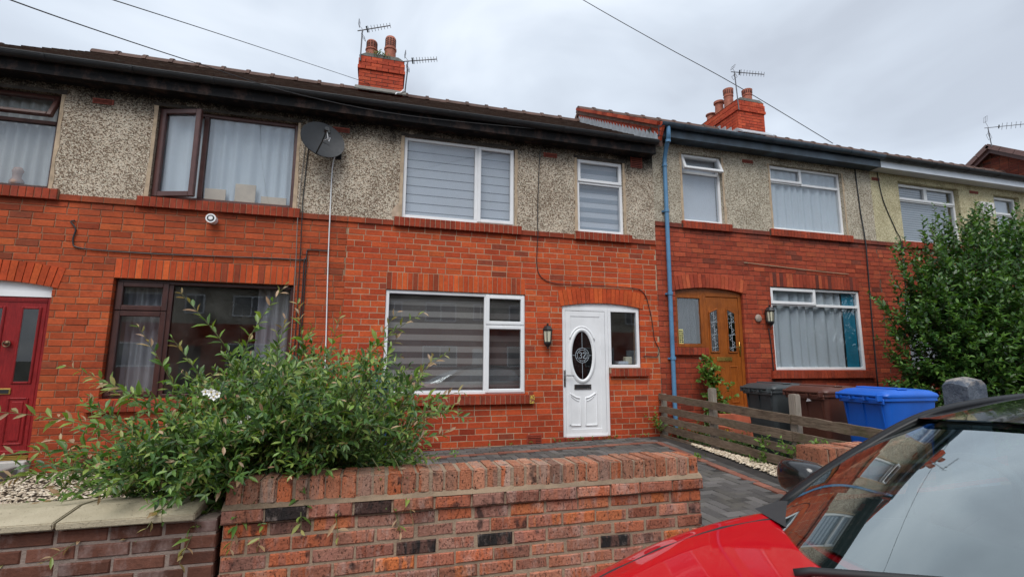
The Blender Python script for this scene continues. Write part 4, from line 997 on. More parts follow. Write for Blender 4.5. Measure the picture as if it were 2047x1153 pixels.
for i, (s_, b) in enumerate(sc):
    X, Y, a, mt = b; z = GZX(X)+rr.uniform(-.0025, .0025); tn = (rr.random(), rr.random(), rr.random()); rot = (rr.uniform(-.008, .008), -.021+rr.uniform(-.008, .008), rad(a)+rr.uniform(-.01, .01))
    me = paver_mesh(mt, rr.randrange(4))
    if i < 300 and s_ > 0: o = link('paving_block', me, drive, (X, Y, z), rot); o.color = (*tn, 1)
    else:
        T = Matrix.LocRotScale(Vector((X, Y, z)), Matrix.Rotation(rot[2], 3, 'Z').to_euler(), None)
        (restb if mt is M_PVB else restr).add([T @ q.co for q in me.vertices], [tuple(f.vertices) for f in me.polygons], tn)
for q, mt in ((restb, M_PVB), (restr, M_PVR)):
    if q.v: o = q.build('paving_blocks', mt, drive, tone=True, fix=False); o['kind'] = 'stuff'
# gravel
def gravel(name, mat, n, fn, seed, size=(.012, .024)):
    rq = random.Random(seed); mb = MB()
    for _ in range(n):
        x, y, z = fn(rq); s = rq.uniform(*size); a = rq.uniform(0, 6.28)
        d = [Vector((math.cos(a+k*1.571)*s*rq.uniform(.7, 1.3), math.sin(a+k*1.571)*s*rq.uniform(.6, 1.1), rq.uniform(-.2, .35)*s)) for k in range(4)]
        up = Vector((rq.uniform(-.3, .3)*s, rq.uniform(-.3, .3)*s, s*rq.uniform(.4, .75))); c = Vector((x, y, z))
        mb.add([c+d[0], c+d[1], c+d[2], c+d[3], c+up, c-up*.5], [(0, 1, 4), (1, 2, 4), (2, 3, 4), (3, 0, 4), (1, 0, 5), (2, 1, 5), (3, 2, 5), (0, 3, 5)], (rq.random(), rq.random(), rq.random()))
    o = mb.build(name, mat, None, tone=True, fix=False); o['kind'] = 'stuff'; return o
g = G('buff_gravel'); t = g.tone(); g.pbr(g.ramp(t[0], [(0, (.30, .24, .17)), (.35, (.52, .43, .31)), (.7, (.66, .58, .46)), (1, (.36, .29, .22))]), .85); M_GRAV = g.mat
tag(gravel('gravel', M_GRAV, 11000, lambda q: (q.uniform(-3.75, -.66), q.uniform(-3.68, -.06), q.uniform(-.062, -.035)), 5), 'buff gravel filling the garden behind the pale stone coping', 'gravel')
def strip(q):
    while True:
        y = q.uniform(-3.8, -.9); a = edge_x(y)+.17; b = 4.43
        a = max(a, 4.43-.40*min(1, (-.7-y)/2.4)); x = q.uniform(a, b)
        return (x, y, GZX(x)+q.uniform(-.005, .015))
tag(gravel('gravel_strip', M_GRAV, 1700, strip, 6), 'narrow strip of pale gravel along the wooden fence', 'gravel')

# ------------------------------------------------------------------ garden walls
def garden_wall(label, x0, x1, yf, zt_course, n, c, L, mats, seed, tonefn, depth=.2, jt=.013, limit=300, ends=True, rough=.003):
    t = thing('garden_wall', label, 'wall', ((x0+x1)/2, yf+.1, -.3))
    mb = MB(); mb.box(x0+.004, x1-.004, yf+.008, yf+depth, zt_course-n*c-.2, zt_course); core = mb.build('wall_core', mats[1], t)
    rq = random.Random(seed); its = []
    for k in range(n):
        z1 = zt_course-k*c-jt/2; x = x0-(L/2 if k % 2 else 0)
        while x < x1-.01:
            l = L*rq.uniform(.95, 1.05)
            a, b = max(x0, x+jt/2), min(x1, x+l-jt/2)
            if x1-(x+l) < .05: b = x1
            if b-a > .03:
                dz_ = rq.uniform(-.003, .003)
                its.append((a+rq.uniform(-.003, .003), b+rq.uniform(-.003, .003), z1-(c-jt)+dz_, z1+dz_+rq.uniform(-.003, .002), tonefn(rq), rq.uniform(-.005, .003), rq.uniform(-.012, .012)))
            if b == x1: break
            x += l
    lay(its, core, mats[0], limit, Matrix.Translation((0, yf+.002, 0)), d=.09, ch=.007, rough=rough, nvar=12, seed=seed)
    if ends:      # return faces
        for (xe, rz, a, b) in ((x1, math.pi/2, yf, yf+depth), (x0, -math.pi/2, -(yf+depth), -yf)):
            its = []
            for k in range(n):
                z1 = zt_course-k*c-jt/2
                for (p, q_) in (((a, a+.098), (a+.108, b)) if k % 2 == 0 else ((a, b),)):
                    its.append((p+.003, q_-.003, z1-(c-jt), z1, tonefn(rq), .0))
            lay(its, core, mats[0], 40, Matrix.Translation((xe-.004 if rz > 0 else xe+.004, 0, 0)) @ Matrix.Rotation(rz, 4, 'Z'), d=.05, ch=.007, rough=rough, seed=seed+1)
    return t, core
def tG(q):
    if q.random() < .07: return (1.0, q.uniform(.2, .6), q.uniform(.9, 1.0))
    return (q.random()*.93, min(1, max(0, q.gauss(.55, .2))), q.random()*.95)
M_FILLET = mortar_mat('mortar_fillet_mossy', (.30, .22, .15), (.08, .06, .045), .75)
def capped_wall(label, x0, x1, seed):
    t, core = garden_wall(label, x0, x1, -4.10, .385, 11, .0815, .2287, (M_BRG, M_MOG), seed, tG)
    rq = random.Random(seed+9)
    # oversailing course, mortar fillet, brick-on-edge coping
    mb = MB(); mb.box(x0, x1+.004, -4.108, -3.89, .386, .462); ov = mb.build('oversail_bed', M_MOG, t); its = []; x = x0-.012
    while x < x1:
        e = min(x+.2287*rq.uniform(.9, 1.1), x1+.014)
        if x1-e < .06: e = x1+.014
        its.append((x+.005, e-.005, .388+rq.uniform(-.003, .003), .458+rq.uniform(-.003, .003), tG(rq), rq.uniform(-.006, .003), rq.uniform(-.015, .015))); x = e
    lay(its, ov, M_BRG, 60, Matrix.Translation((0, -4.122, 0)), d=.23, ch=.008, rough=.004, nvar=8, seed=seed)
    mb = MB(); n = max(4, int((x1-x0)/.035)); prof = []
    for i in range(n+1):
        X = x0-.006+(x1-x0+.012)*i/n
        prof.append([(X, -4.121+rq.uniform(-.003, .003), .459), (X, -4.100+rq.uniform(-.006, .006), .478+rq.uniform(-.005, .005)), (X, -4.07, .495), (X, -3.88, .495), (X, -3.87, .459)])
    vs = [p for r_ in prof for p in r_]
    mb.add(vs, [(i*5+k, (i+1)*5+k, (i+1)*5+(k+1) % 5, i*5+(k+1) % 5) for i in range(n) for k in range(5)]+[(0, 1, 2, 3, 4), tuple(n*5+k for k in (4, 3, 2, 1, 0))]); mb.build('mortar_fillet', M_FILLET, t)
    mb = MB(); mb.box(x0+.01, x1-.008, -4.086, -3.874, .49, .592); cp = mb.build('coping_bed', M_MOG, t)
    nb = round((x1-x0)/.085); w = (x1-x0)/nb
    for i in range(nb):
        a, b = x0+i*w+rq.uniform(.002, .006), x0+(i+1)*w-rq.uniform(.002, .006); zt_ = .598+rq.uniform(-.005, .006)
        bm = bmesh.new(); bmesh.ops.create_cube(bm, size=1); y0, y1 = -4.094+rq.uniform(-.005, .005), -3.866+rq.uniform(-.006, .006)
        for v in bm.verts: v.co = Vector(((a+b)/2+v.co.x*(b-a), (y0+y1)/2+v.co.y*(y1-y0), (.474+zt_)/2+v.co.z*(zt_-.474)))
        bmesh.ops.bevel(bm, geom=bm.edges[:], offset=rq.uniform(.004, .009), segments=2, affect='EDGES')
        for v in bm.verts: v.co += Vector((rq.uniform(-.0015, .0015), rq.uniform(-.0015, .0015), rq.uniform(-.0015, .0015)))
        m_ = MB(); m_.bm(bm, mat=Matrix.Translation(((a+b)/2, 0, .5)) @ Matrix.Rotation(rq.uniform(-.02, .02), 4, 'Y') @ Matrix.Translation((-(a+b)/2, 0, -.5)))
        o = m_.build('coping_brick', M_BRT, cp); o.color = (rq.random(), min(1, max(0, rq.gauss(.55, .2))), rq.random(), 1)
    return t
capped_wall('low front wall of mottled reclaimed red brick with brick-on-edge coping, in front of the shrub', -.755, 2.205, 81)
capped_wall('short brick wall end with brick coping at the foot of the wooden fence, behind the car mirror', 3.27, 4.43, 82)
tB = lambda q: (q.random(), min(1, max(0, q.gauss(.45, .2))), q.random())
wl, _ = garden_wall('low brown brick wall under pale stone coping at bottom left', -4.2, -.775, -4.12, .425, 10, .0752, .2275, (M_BRB, M_MOB), 83, tB, depth=.215, jt=.012, ends=False, rough=.0015)
g = G('reconstituted_stone'); n_ = g.noise(5, 5, .6); f = g.noise(85, 3, .6); pit = g.ramp(g.noise(60, 2), [(.68, 0.0), (.73, 1.0)])
c = g.mix(g.ramp(n_, [(.35, 0.0), (.7, 1.0)]), (.33, .285, .20), (.44, .385, .28)); c = g.mix(g.math('MULTIPLY', pit, .7), c, (.10, .085, .06)); c = g.mix(g.math('MULTIPLY', g.ramp(g.noise(2.2, 4), [(.55, 0.0), (.75, 1.0)]), .35), c, (.25, .24, .15))
g.pbr(c, .92, g.bump(g.math('SUBTRACT', f, pit), .006, .7), spec=.2); M_COPE = g.mat
rr = random.Random(5)
for i in range(6):
    b = -.868-i*.606; a = b-.598; mb = MB(); dy = rr.uniform(-.008, .008); dzz = rr.uniform(-.003, .003)
    prof = [(-4.165+dy, .432+dzz), (-4.165+dy, .466+dzz), (-3.95+dy, .492+dzz), (-3.72+dy, .468+dzz), (-3.72+dy, .432+dzz)]
    mb.prism(prof, a+.002, b-.002, 'YZ')
    bm = bmesh.new(); me_ = mb.mesh('t', M_COPE); bm.from_mesh(me_); bmesh.ops.recalc_face_normals(bm, faces=bm.faces); bmesh.ops.bevel(bm, geom=bm.edges[:], offset=.005, segments=2, affect='EDGES'); m_ = MB(); m_.bm(bm); m_.build('coping_slab', M_COPE, wl)
# path and edging to the red door
t_ = thing('garden_path', 'grey paved path with dark edging leading to the red front door', 'path', (-4.3, -1.8, -.06))
mb = MB()
for i in range(8): mb.cbox(-4.9, -3.95+.0, -.12-(i+1)*.45, -.12-i*.45-.008, -.08, .0, .006)
mb.build('path_slabs', M_FLAG, t_)
mb = MB(); mb.cbox(-3.945, -3.885, -3.7, -.11, -.1, .05, .008, mat=Matrix.Translation((-3.9, 0, 0)) @ Matrix.Rotation(0.0, 4, 'Z') @ Matrix.Translation((3.9, 0, 0))); mb.build('edging', M_KERB, t_)

# ------------------------------------------------------------------ wooden fence
M_FENCE = wood_mat('weathered_fence', (.080, .054, .036), (.23, .175, .125), 1, 2.2, .9, .5); M_POST = wood_mat('weathered_post', (.20, .17, .14), (.32, .28, .23), 2, 1.6, .85, .2)
fn_ = thing('wooden_fence', 'weathered timber fence with five horizontal boards in front of the bins', 'fence', (4.47, -1.9, 0))
for (y, zt_, w) in ((-.07, .74, .05), (-1.27, .89, .085), (-2.66, .90, .095), (-3.82, .60, .09)):
    bm = bmesh.new(); bmesh.ops.create_cube(bm, size=1)
    for v in bm.verts: v.co = Vector((4.515+v.co.x*.09, y+v.co.y*w, (zt_-.1)/2+v.co.z*(zt_+.1)))
    bmesh.ops.bevel(bm, geom=bm.edges[:], offset=.01, segments=2, affect='EDGES'); m_ = MB(); m_.bm(bm); m_.build('post', M_POST, fn_)
rr = random.Random(12)
for (za, zb_, h) in ((.695, .628, .098), (.498, .445, .098), (.340, .298, .096), (.218, .150, .10), (.055, .032, .105)):
    for (y0, y1) in ((-.03, -2.655), (-2.665, -3.86)):
        z0_ = za+(zb_-za)*(-y0)/2.66; z1_ = za+(zb_-za)*(-y1)/2.66; mb = MB(); n = 12; vs = []
        for i in range(n+1):
            y = y0+(y1-y0)*i/n; zc = z0_+(z1_-z0_)*i/n+rr.uniform(-.003, .003); hh = h/2+rr.uniform(-.004, .004); xo = 4.442+rr.uniform(-.003, .003)
            vs += [(xo, y, zc-hh), (xo, y, zc+hh), (xo+.026, y, zc+hh+.001), (xo+.026, y, zc-hh)]
        mb.add(vs, [(i*4+k, i*4+(k+1) % 4, (i+1)*4+(k+1) % 4, (i+1)*4+k) for i in range(n) for k in range(4)]+[(3, 2, 1, 0), (n*4, n*4+1, n*4+2, n*4+3)])
        mb.build('board', M_FENCE, fn_)

# ------------------------------------------------------------------ wheelie bins
def bin_mat(name, col): return plain(name, col, .42, var=.10, sc=5, bump=.15)
def wheelie_bin(label, loc, rz, col, group='wheelie bins behind the fence'):
    mt = bin_mat('bin_plastic_'+label.split()[0]+('' if 'hidden' not in label else '_2'), col)
    t = thing('wheelie_bin', label, 'bin', (0, 0, 0), group)
    def rings(prof, n=6, rr_=.05):
        vs = []
        for (hw, yb, yf, z, r_) in prof:
            for (cx, cy, a0) in ((hw-r_, yf-r_, 0), (-hw+r_, yf-r_, 90), (-hw+r_, yb+r_, 180), (hw-r_, yb+r_, 270)):
                for k in range(n+1): a = rad(a0+90*k/n); vs.append((cx+r_*math.cos(a), cy+r_*math.sin(a), z))
        return vs, 4*(n+1)
    def loft(prof, cap=True):
        vs, m_ = rings(prof); mb = MB(); k = len(prof)
        fs = [(i*m_+j, i*m_+(j+1) % m_, (i+1)*m_+(j+1) % m_, (i+1)*m_+j) for i in range(k-1) for j in range(m_)]+[tuple(range(m_))[::-1], tuple(range((k-1)*m_, k*m_))]
        mb.add(vs, fs); return mb
    loft([(.20, -.20, .25, .02, .05), (.215, -.22, .27, .10, .05), (.245, -.26, .315, .60, .055), (.27, -.285, .35, .93, .06), (.285, -.30, .365, .935, .06), (.285, -.30, .365, .965, .06)]).build('body', mt, t, smooth=True, auto=40)
    ld = loft([(.288, -.31, .372, .968, .06), (.292, -.315, .378, .985, .06), (.285, -.305, .37, 1.005, .06), (.25, -.25, .32, 1.035, .07), (.20, -.18, .25, 1.045, .08)]).build('lid', mt, t, smooth=True, auto=50)
    mb = MB(); mb.cbox(-.24, .24, -.10, .02, 1.04, 1.058, .012); mb.build('lid_panel', mt, ld)
    mb = MB(); mb.tube([(-.23, -.36, .985), (.23, -.36, .985)], .016, 10)
    for s in (-.23, -.08, .08, .23): mb.cbox(s-.014, s+.014, -.37, -.29, .93, .995, .005)
    mb.build('handle', mt, t)
    mb = MB(); mb.cbox(-.255, .255, -.315, -.30, .90, .955, .006)
    for s in (-.2, 0, .2): mb.prism([(-.262, .62), (-.30, .91), (-.255, .93)], s-.008, s+.008, 'YZ')
    mb.build('rear_lip', mt, t)
    mb = MB(); mb.tube([(-.23, -.22, .10), (.23, -.22, .10)], .012, 8); mb.build('axle', M_BLACK, t)
    for s in (-1, 1):
        mb = MB(); mb.lathe([(.05, s*.215), (.10, s*.22), (.10, s*.26), (.05, s*.265)], (0, -.22, .10), 18, 'X'); w = mb.build('wheel', M_BLACK, t, smooth=True, auto=40)
    t.location = loc; t.rotation_euler = (0, 0, rz); return t
wheelie_bin('grey wheelie bin, nearest the oak door', (5.17, -1.72, -.07), -math.pi/2, (.045, .052, .055))
wheelie_bin('brown wheelie bin between the grey and the blue one', (5.16, -2.45, -.07), -math.pi/2+.06, (.085, .030, .020))
wheelie_bin('bright blue wheelie bin at the right of the three', (5.16, -3.18, -.06), -math.pi/2-.05, (.008, .105, .50))
wheelie_bin('blue wheelie bin under the white window, mostly hidden behind the big shrub', (-.08, -.55, -.03), 0.1, (.012, .085, .40), None)
mb = MB(); mb.prism([(-.02, .0), (.05, -.012), (.03, .03), (.005, .022)], 0, .002, 'YZ'); o = mb.build('white_mark', M_PVC); o.location = (4.848, -2.53, .80); tag(o, 'small torn white sticker on the brown wheelie bin', 'sticker')
# ------------------------------------------------------------------ stone gate post
g = G('painted_stone'); n_ = g.noise(14, 5, .65); z_ = g.sep(g.pos)[2]; f = g.noise(60, 3)
lich = g.math('MULTIPLY', g.smooth(g.math('ADD', z_, g.math('MULTIPLY', n_, .22)), 1.17, 1.24), .8)
g.pbr(g.mix(lich, g.mix(g.ramp(n_, [(.4, 0.0), (.65, 1.0)]), (.045, .060, .085), (.10, .12, .15)), (.34, .30, .26)), .9, g.bump(f, .012, .8)); M_GPOST = g.mat
bm = bmesh.new(); bmesh.ops.create_cube(bm, size=1)
bmesh.ops.subdivide_edges(bm, edges=bm.edges[:], cuts=3, use_grid_fill=True)
for v in bm.verts:
    x, y, z = v.co; zz = .45+z*1.4; 
    if z > .49: zz = 1.125-.05*(abs(x)*2)**3-.025*(abs(y)*2)**2+.02*x
    v.co = Vector((5.16+x*.25, -3.92+y*.20, zz)); v.co += Vector((R.uniform(-.006, .006), R.uniform(-.006, .006), R.uniform(-.006, .006)))
m_ = MB(); m_.bm(bm); tag(m_.build('gate_post', M_GPOST, None, smooth=True, auto=50), 'rough dark blue painted stone gate post behind the car roof', 'gate post')

# ------------------------------------------------------------------ plants
LV = [(0, 0, 0), (-.42, .30, .05), (0, .32, -.03), (.42, .30, .05), (-.5, .62, .03), (0, .64, -.05), (.5, .62, .03), (0, 1, -.12)]
LF = [(0, 2, 1), (0, 3, 2), (1, 2, 5, 4), (2, 3, 6, 5), (4, 5, 7), (5, 6, 7)]
LV2 = [(0, 0, 0), (-.5, .24, .06), (0, .26, -.02), (.5, .24, .06), (-.46, .55, .03), (0, .56, -.05), (.46, .55, .03), (0, 1, -.10)]
class Plant:
    def __init__(s, seed): s.r = random.Random(seed); s.leaves = []; s.wood = MB()
    def leaf(s, p, d, nrm, l, w, tone): s.leaves.append((Vector(p), Vector(d).normalized(), Vector(nrm), l, w, tone))
    def shoot(s, p, d, length, droop=.15, sp=.028, ll=.065, lw=.36, r0=.004, tip=0.0, up=.0, base=.3, tones=(.15, .7), bare=.0, curl=.12):
        r = s.r; p = Vector(p); d = Vector(d).normalized(); pts = [p.copy()]; k = 0; acc = 0; n = max(3, int(length/.035)); ang = r.uniform(0, 6.28)
        for i in range(n):
            f = i/n
            d = (d+Vector((r.gauss(0, curl*.35), r.gauss(0, curl*.35), r.gauss(0, curl*.3)-droop*.06+up*.06))).normalized()
            p = p+d*(length/n); pts.append(p.copy())
            acc += length/n
            while acc > sp and f >= bare:
                acc -= sp; ang += 2.4
                side = d.cross(Vector((0, 0, 1))); 
                if side.length < .05: side = Vector((1, 0, 0))
                side.normalize(); o2 = side.cross(d); out = side*math.cos(ang)+o2*math.sin(ang)
                ld = (d*r.uniform(.45, .9)+out*r.uniform(.6, 1.0)+Vector((0, 0, r.uniform(-.15, .25)))).normalized()
                nr = (Vector((0, 0, 1))*.9+out*r.uniform(-.5, .5)+Vector((0, -.35, 0))+Vector((r.gauss(0, .35), r.gauss(0, .35), 0))).normalized()
                sz = ll*(r.uniform(.7, 1.15))*(1-.45*max(0, f-.6)/.4)
                tn = r.uniform(*tones)
                if f > .72 and r.random() < tip: tn = r.uniform(.86, 1.0)
                elif f > .55: tn = min(.82, tn+.16)
                elif tip and r.random() < .03: tn = r.uniform(.9, 1.0)
                s.leaf(p, ld, nr, sz, sz*lw*r.uniform(.85, 1.15), (tn, r.uniform(.2, .9), r.random()))
        s.wood.tube(pts, [r0*(1-.75*i/len(pts)) for i in range(len(pts))], 5, cap=False, tone=(0, 0, 0))
        return pts
    def finish(s, parent, lm, wm, limit=300, lv=LV, near=None):
        meshes = []
        for v in range(3):
            mb = MB(); rq = random.Random(v); mb.add([(a, b, c*(1+v*.8)+rq.uniform(-.01, .01)) for a, b, c in lv], LF); me = mb.mesh('leaf', lm, smooth=True); meshes.append(me)
        def frame(L):
            p, d, nr, l, w, tn = L; x = d.cross(nr)
            if x.length < .02: x = d.cross(Vector((1, 0, .3)))
            x.normalize(); z = x.cross(d).normalized(); m_ = Matrix.Identity(4)
            for i in range(3): m_[i][0], m_[i][1], m_[i][2], m_[i][3] = x[i]*w, d[i]*l, z[i]*l, p[i]
            return m_
        def score(L):
            q = proj(L[0])
            if q is None or not in_frame(L[0], 0): return 0
            return L[3]/q[2]*(1 if near is None else (1.0 if near(L) else .2))
        order = sorted(s.leaves, key=lambda L: -score(L)); rest = MB()
        for i, L in enumerate(order):
            fm = frame(L)
            if i < limit:
                o = link('leaf', meshes[i % 3], parent); o.matrix_basis = fm; o.color = (*L[5], 1)
            else: rest.add([fm @ Vector(q) for q in lv], LF, L[5])
        if rest.v:
            o = rest.build('foliage', lm, parent, tone=True, fix=False, smooth=True); o['kind'] = 'stuff'
        if s.wood.v: s.wood.build('branches', wm, parent, fix=False, smooth=True)
M_LEAF1 = leaf_mat('leaf_olive_green', [(0, (.022, .052, .020)), (.3, (.052, .115, .032)), (.55, (.092, .185, .042)), (.75, (.17, .28, .055)), (.85, (.26, .32, .08)), (.92, (.38, .24, .15)), (1, (.42, .30, .19))], .36, .30)
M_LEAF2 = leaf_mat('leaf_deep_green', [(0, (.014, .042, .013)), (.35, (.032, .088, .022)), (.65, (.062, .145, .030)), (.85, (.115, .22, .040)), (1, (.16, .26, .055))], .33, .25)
M_LEAF3 = leaf_mat('leaf_bright_green', [(0, (.03, .085, .015)), (.5, (.075, .17, .025)), (1, (.15, .25, .04))], .4, .3)
M_TWIG = plain('twig_bark', (.10, .075, .035), .8, var=.3, sc=20); M_TWIG2 = plain('green_stem', (.13, .14, .05), .6, var=.25, sc=20)
# --- big shrub behind the front wall
sh = thing('large_shrub', 'large loose olive green shrub spilling over the front garden wall', 'shrub', (-.7, -3.4, -.05))
P = Plant(101); r = P.r
n = 0
while n < 165:
    X = r.gauss(-.52, .50); 
    if not -1.36 < X < .34: continue
    Y = r.uniform(-4.18, -2.75)
    zm = 1.28-.42*((X+.5)/1.05)**2; z = r.uniform(.30 if X > -1.0 else .5, max(.62, zm))
    if X < -1.05: Y = max(Y, -3.95)
    if Y < -3.85 and z < .72: z = r.uniform(.66, 1.0)
    if Y < -3.85 and X < -.70: z = r.uniform(.56, .9)
    tipp = Vector((X, Y, z)); base = Vector((-.62+(X+.6)*.42+r.gauss(0, .06), -3.42+r.gauss(0, .09), -.06))
    mid = base.lerp(tipp, .5)+Vector((0, 0, .22)); pts = [base*(1-t)**2+mid*2*t*(1-t)+tipp*t*t for t in [i/9 for i in range(10)]]
    P.wood.tube(pts, [.010*(1-.7*i/10) for i in range(10)], 5, cap=False); n += 1
    for i in range(2, 10):
        for _ in range(2 if i < 5 else 3):
            d = (pts[min(i+1, 9)]-pts[i-1]).normalized()+Vector((r.gauss(0, .75), r.gauss(0, .75), r.gauss(.15, .5)))
            P.shoot(pts[i], d, r.uniform(.12, .30), .3, .020, .064, .31, .0025, tip=.15, tones=(.10, .82))
for _ in range(15):      # looser growth towards the gravel
    tipp = Vector((r.uniform(-1.8, -1.1), r.uniform(-3.75, -3.2), r.uniform(.50, 1.0))); base = Vector((-1.05+r.gauss(0, .05), -3.4, -.05)); mid = base.lerp(tipp, .5)+Vector((.08, 0, .16))
    pts = [base*(1-t)**2+mid*2*t*(1-t)+tipp*t*t for t in [i/9 for i in range(10)]]; P.wood.tube(pts, [.007*(1-.7*i/10) for i in range(10)], 5, cap=False)
    for i in range(3, 10): P.shoot(pts[i], (pts[min(i+1, 9)]-pts[i-1]).normalized()+Vector((r.gauss(-.1, .6), r.gauss(0, .6), r.gauss(.2, .5))), r.uniform(.12, .28), .3, .024, .066, .31, .0022, tip=.2, tones=(.15, .82))
# long shoots that break the outline (start, tip)
for (a, b, k) in (((-.95, -3.4, 1.0), (-.80, -3.55, 1.78), 1), ((-.85, -3.4, 1.05), (-1.08, -3.6, 1.70), 1), ((-.30, -3.5, .95), (.17, -3.6, 1.66), 1), ((-.25, -3.5, .9), (-.02, -3.55, 1.62), 1), ((-.35, -3.5, 1.0), (-.30, -3.5, 1.55), 1),
                  ((-.1, -3.6, .8), (.40, -3.75, 1.34), 1), ((-.1, -3.6, .75), (.48, -3.8, 1.18), 1), ((0, -3.5, .65), (.50, -3.6, 1.02), 1), ((0, -3.6, .6), (.46, -3.75, .80), 1), ((0, -3.7, .55), (.40, -3.8, .56), .5),
                  ((-1.2, -3.45, .75), (-1.62, -3.65, 1.30), 1), ((-1.25, -3.45, .65), (-1.92, -3.7, 1.10), 1), ((-1.25, -3.5, .6), (-2.02, -3.7, .92), 1), ((-1.25, -3.5, .55), (-1.95, -3.75, .74), .8), ((-1.2, -3.5, .5), (-1.75, -3.8, .58), .6), ((-1.3, -3.5, .6), (-2.05, -3.65, .66), .6), ((-1.1, -3.5, .85), (-1.42, -3.6, 1.42), 1),
                  ((-1.0, -3.4, .9), (-1.25, -3.5, 1.38), 1), ((-1.15, -3.6, .42), (-1.95, -4.05, .50), .3), ((-1.1, -3.6, .4), (-1.7, -4.1, .47), .2), ((-1.2, -3.5, .45), (-2.1, -3.85, .55), .4), ((-1.0, -3.7, .45), (-1.5, -4.15, .48), .2), ((-1.2, -3.4, .5), (-1.85, -3.4, .85), .8), ((-1.15, -3.4, .6), (-1.75, -3.5, 1.0), .9), ((-1.1, -3.4, .7), (-1.6, -3.5, 1.12), .9), ((-1.2, -3.5, .35), (-1.9, -3.7, .42), .3), ((-1.1, -3.5, .8), (-1.5, -3.7, 1.2), 1), ((-1.1, -3.4, .55), (-1.6, -3.45, .72), .6), ((-1.2, -3.5, .45), (-1.7, -3.6, .62), .5), ((-.45, -3.5, 1.0), (-.50, -3.6, 1.6), 1), ((-.1, -3.5, .9), (.10, -3.6, 1.42), 1), ((.05, -3.5, .7), (.42, -3.6, 1.22), 1), ((.0, -3.5, .6), (.45, -3.6, .92), 1), ((-.7, -3.4, 1.05), (-.62, -3.5, 1.5), 1), ((-.55, -3.45, 1.05), (-.45, -3.6, 1.46), 1), ((-.5, -3.9, .62), (-.58, -4.22, .40), -1), ((-.25, -3.95, .62), (-.12, -4.24, .42), -1), ((.0, -3.95, .66), (.26, -4.22, .44), -1), ((-.62, -3.95, .60), (-.74, -4.24, .40), -1), ((-.40, -3.95, .62), (-.36, -4.24, .46), -1), ((.1, -3.9, .7), (.31, -4.2, .50), -1), ((-.85, -3.9, .55), (-1.25, -4.15, .50), 0), ((-.9, -3.9, .6), (-1.10, -4.2, .55), 0), ((-.8, -3.9, .5), (-.95, -4.25, .42), -1)):
    a, b = Vector(a), Vector(b); P.shoot(a, (b-a)+Vector((0, 0, .05*k)), (b-a).length*1.06, .35 if k > 0 else 1.2, .028, .092, .29, .0045, tip=.8, tones=(.35, .82), curl=.06)
P.finish(sh, M_LEAF1, M_TWIG2, 300, LV, near=lambda L: L[0].y < -3.62 or L[0].z > 1.15 or L[0].x < -1.45)
# --- white flowering plant tangled in it
fl = thing('flowering_plant', 'bright green plant with white flowers growing through the big shrub', 'plant', (-.95, -3.6, -.05))
P = Plant(55); r = P.r
for i in range(26):
    b = Vector((-.92+r.gauss(0, .05), -3.62, 0)); tp = Vector((-.88+r.gauss(0, .17), -3.86+r.gauss(0, .06), r.uniform(.55, 1.10)))
    pts = [b.lerp(tp, k/7)+Vector((0, 0, .08*math.sin(k/7*3.14))) for k in range(8)]; P.wood.tube(pts, .003, 5, cap=False)
    for k in range(2, 8): P.shoot(pts[k], Vector((r.gauss(0, .6), -.5+r.gauss(0, .5), r.gauss(.3, .5))), r.uniform(.08, .16), .2, .020, .042, .6, .002, tones=(.3, 1.0))
P.finish(fl, M_LEAF3, M_TWIG2, 120, LV2)
M_PETAL = plain('white_petal', (.85, .85, .83), .6, var=.05)
M_PCORE = plain('flower_centre', (.5, .38, .08), .7)
for (x, z, s) in ((-.90, 1.07, .024), (-.87, 1.058, .021), (-.93, 1.072, .02), (-.885, 1.045, .022), (-.70, .93, .014), (-.74, .90, .012)):
    mb = MB(); c = Vector((x, -3.97, z))
    for k in range(5):
        a = k*1.2566+x*40; d = Vector((math.cos(a), -.25, math.sin(a))); e = Vector((-math.sin(a), 0, math.cos(a)))
        mb.add([c, c+d*s*.6+e*s*.42, c+d*s*1.1+Vector((0, -.004, 0)), c+d*s*.6-e*s*.42], [(0, 1, 2, 3)])
    o = mb.build('flower', M_PETAL, fl, fix=False)
    mb = MB(); mb.lathe([(.001, -.006), (s*.22, -.003), (s*.2, .002)], (x, -3.975, z), 8, 'Y'); mb.build('flower_centre', M_PCORE, o)
# --- tall shrub in front of the cream house
sh = thing('tall_shrub', 'tall dense dark green shrub in front of the cream house at right', 'shrub', (9.2, -1.5, -.05))
P = Plant(77); r = P.r; cs = [((9.5, -1.5, 1.75), (2.0, 1.3, 1.8)), ((8.6, -1.6, 1.40), (1.25, 1.0, 1.35)), ((10.2, -1.3, 2.3), (1.7, 1.05, 1.4))]
for i in range(1650):
    c, q = cs[r.choices((0, 1, 2), (5, 3, 3))[0]]
    while True:
        v = Vector((r.gauss(0, 1), r.gauss(0, 1), r.gauss(0, 1))).normalized()
        if v.y < .12: break
    f = r.uniform(.60, 1.03); p = Vector((c[0]+v.x*q[0]*f, c[1]+v.y*q[1]*f, max(.1, c[2]+v.z*q[2]*f)))
    d = Vector((v.x*.8, v.y*.8-.1, v.z*.5+.55)); st = p-d.normalized()*.35
    top = v.z > .55
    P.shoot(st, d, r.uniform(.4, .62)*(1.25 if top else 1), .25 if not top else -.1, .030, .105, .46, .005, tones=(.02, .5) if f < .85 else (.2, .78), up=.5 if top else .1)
    if i % 7 == 0: P.wood.tube([(9.3+r.gauss(0, .1), -1.4, -.05), p.lerp(Vector((9.3, -1.4, .6)), .5), st], [.02, .012, .006], 6, cap=False)
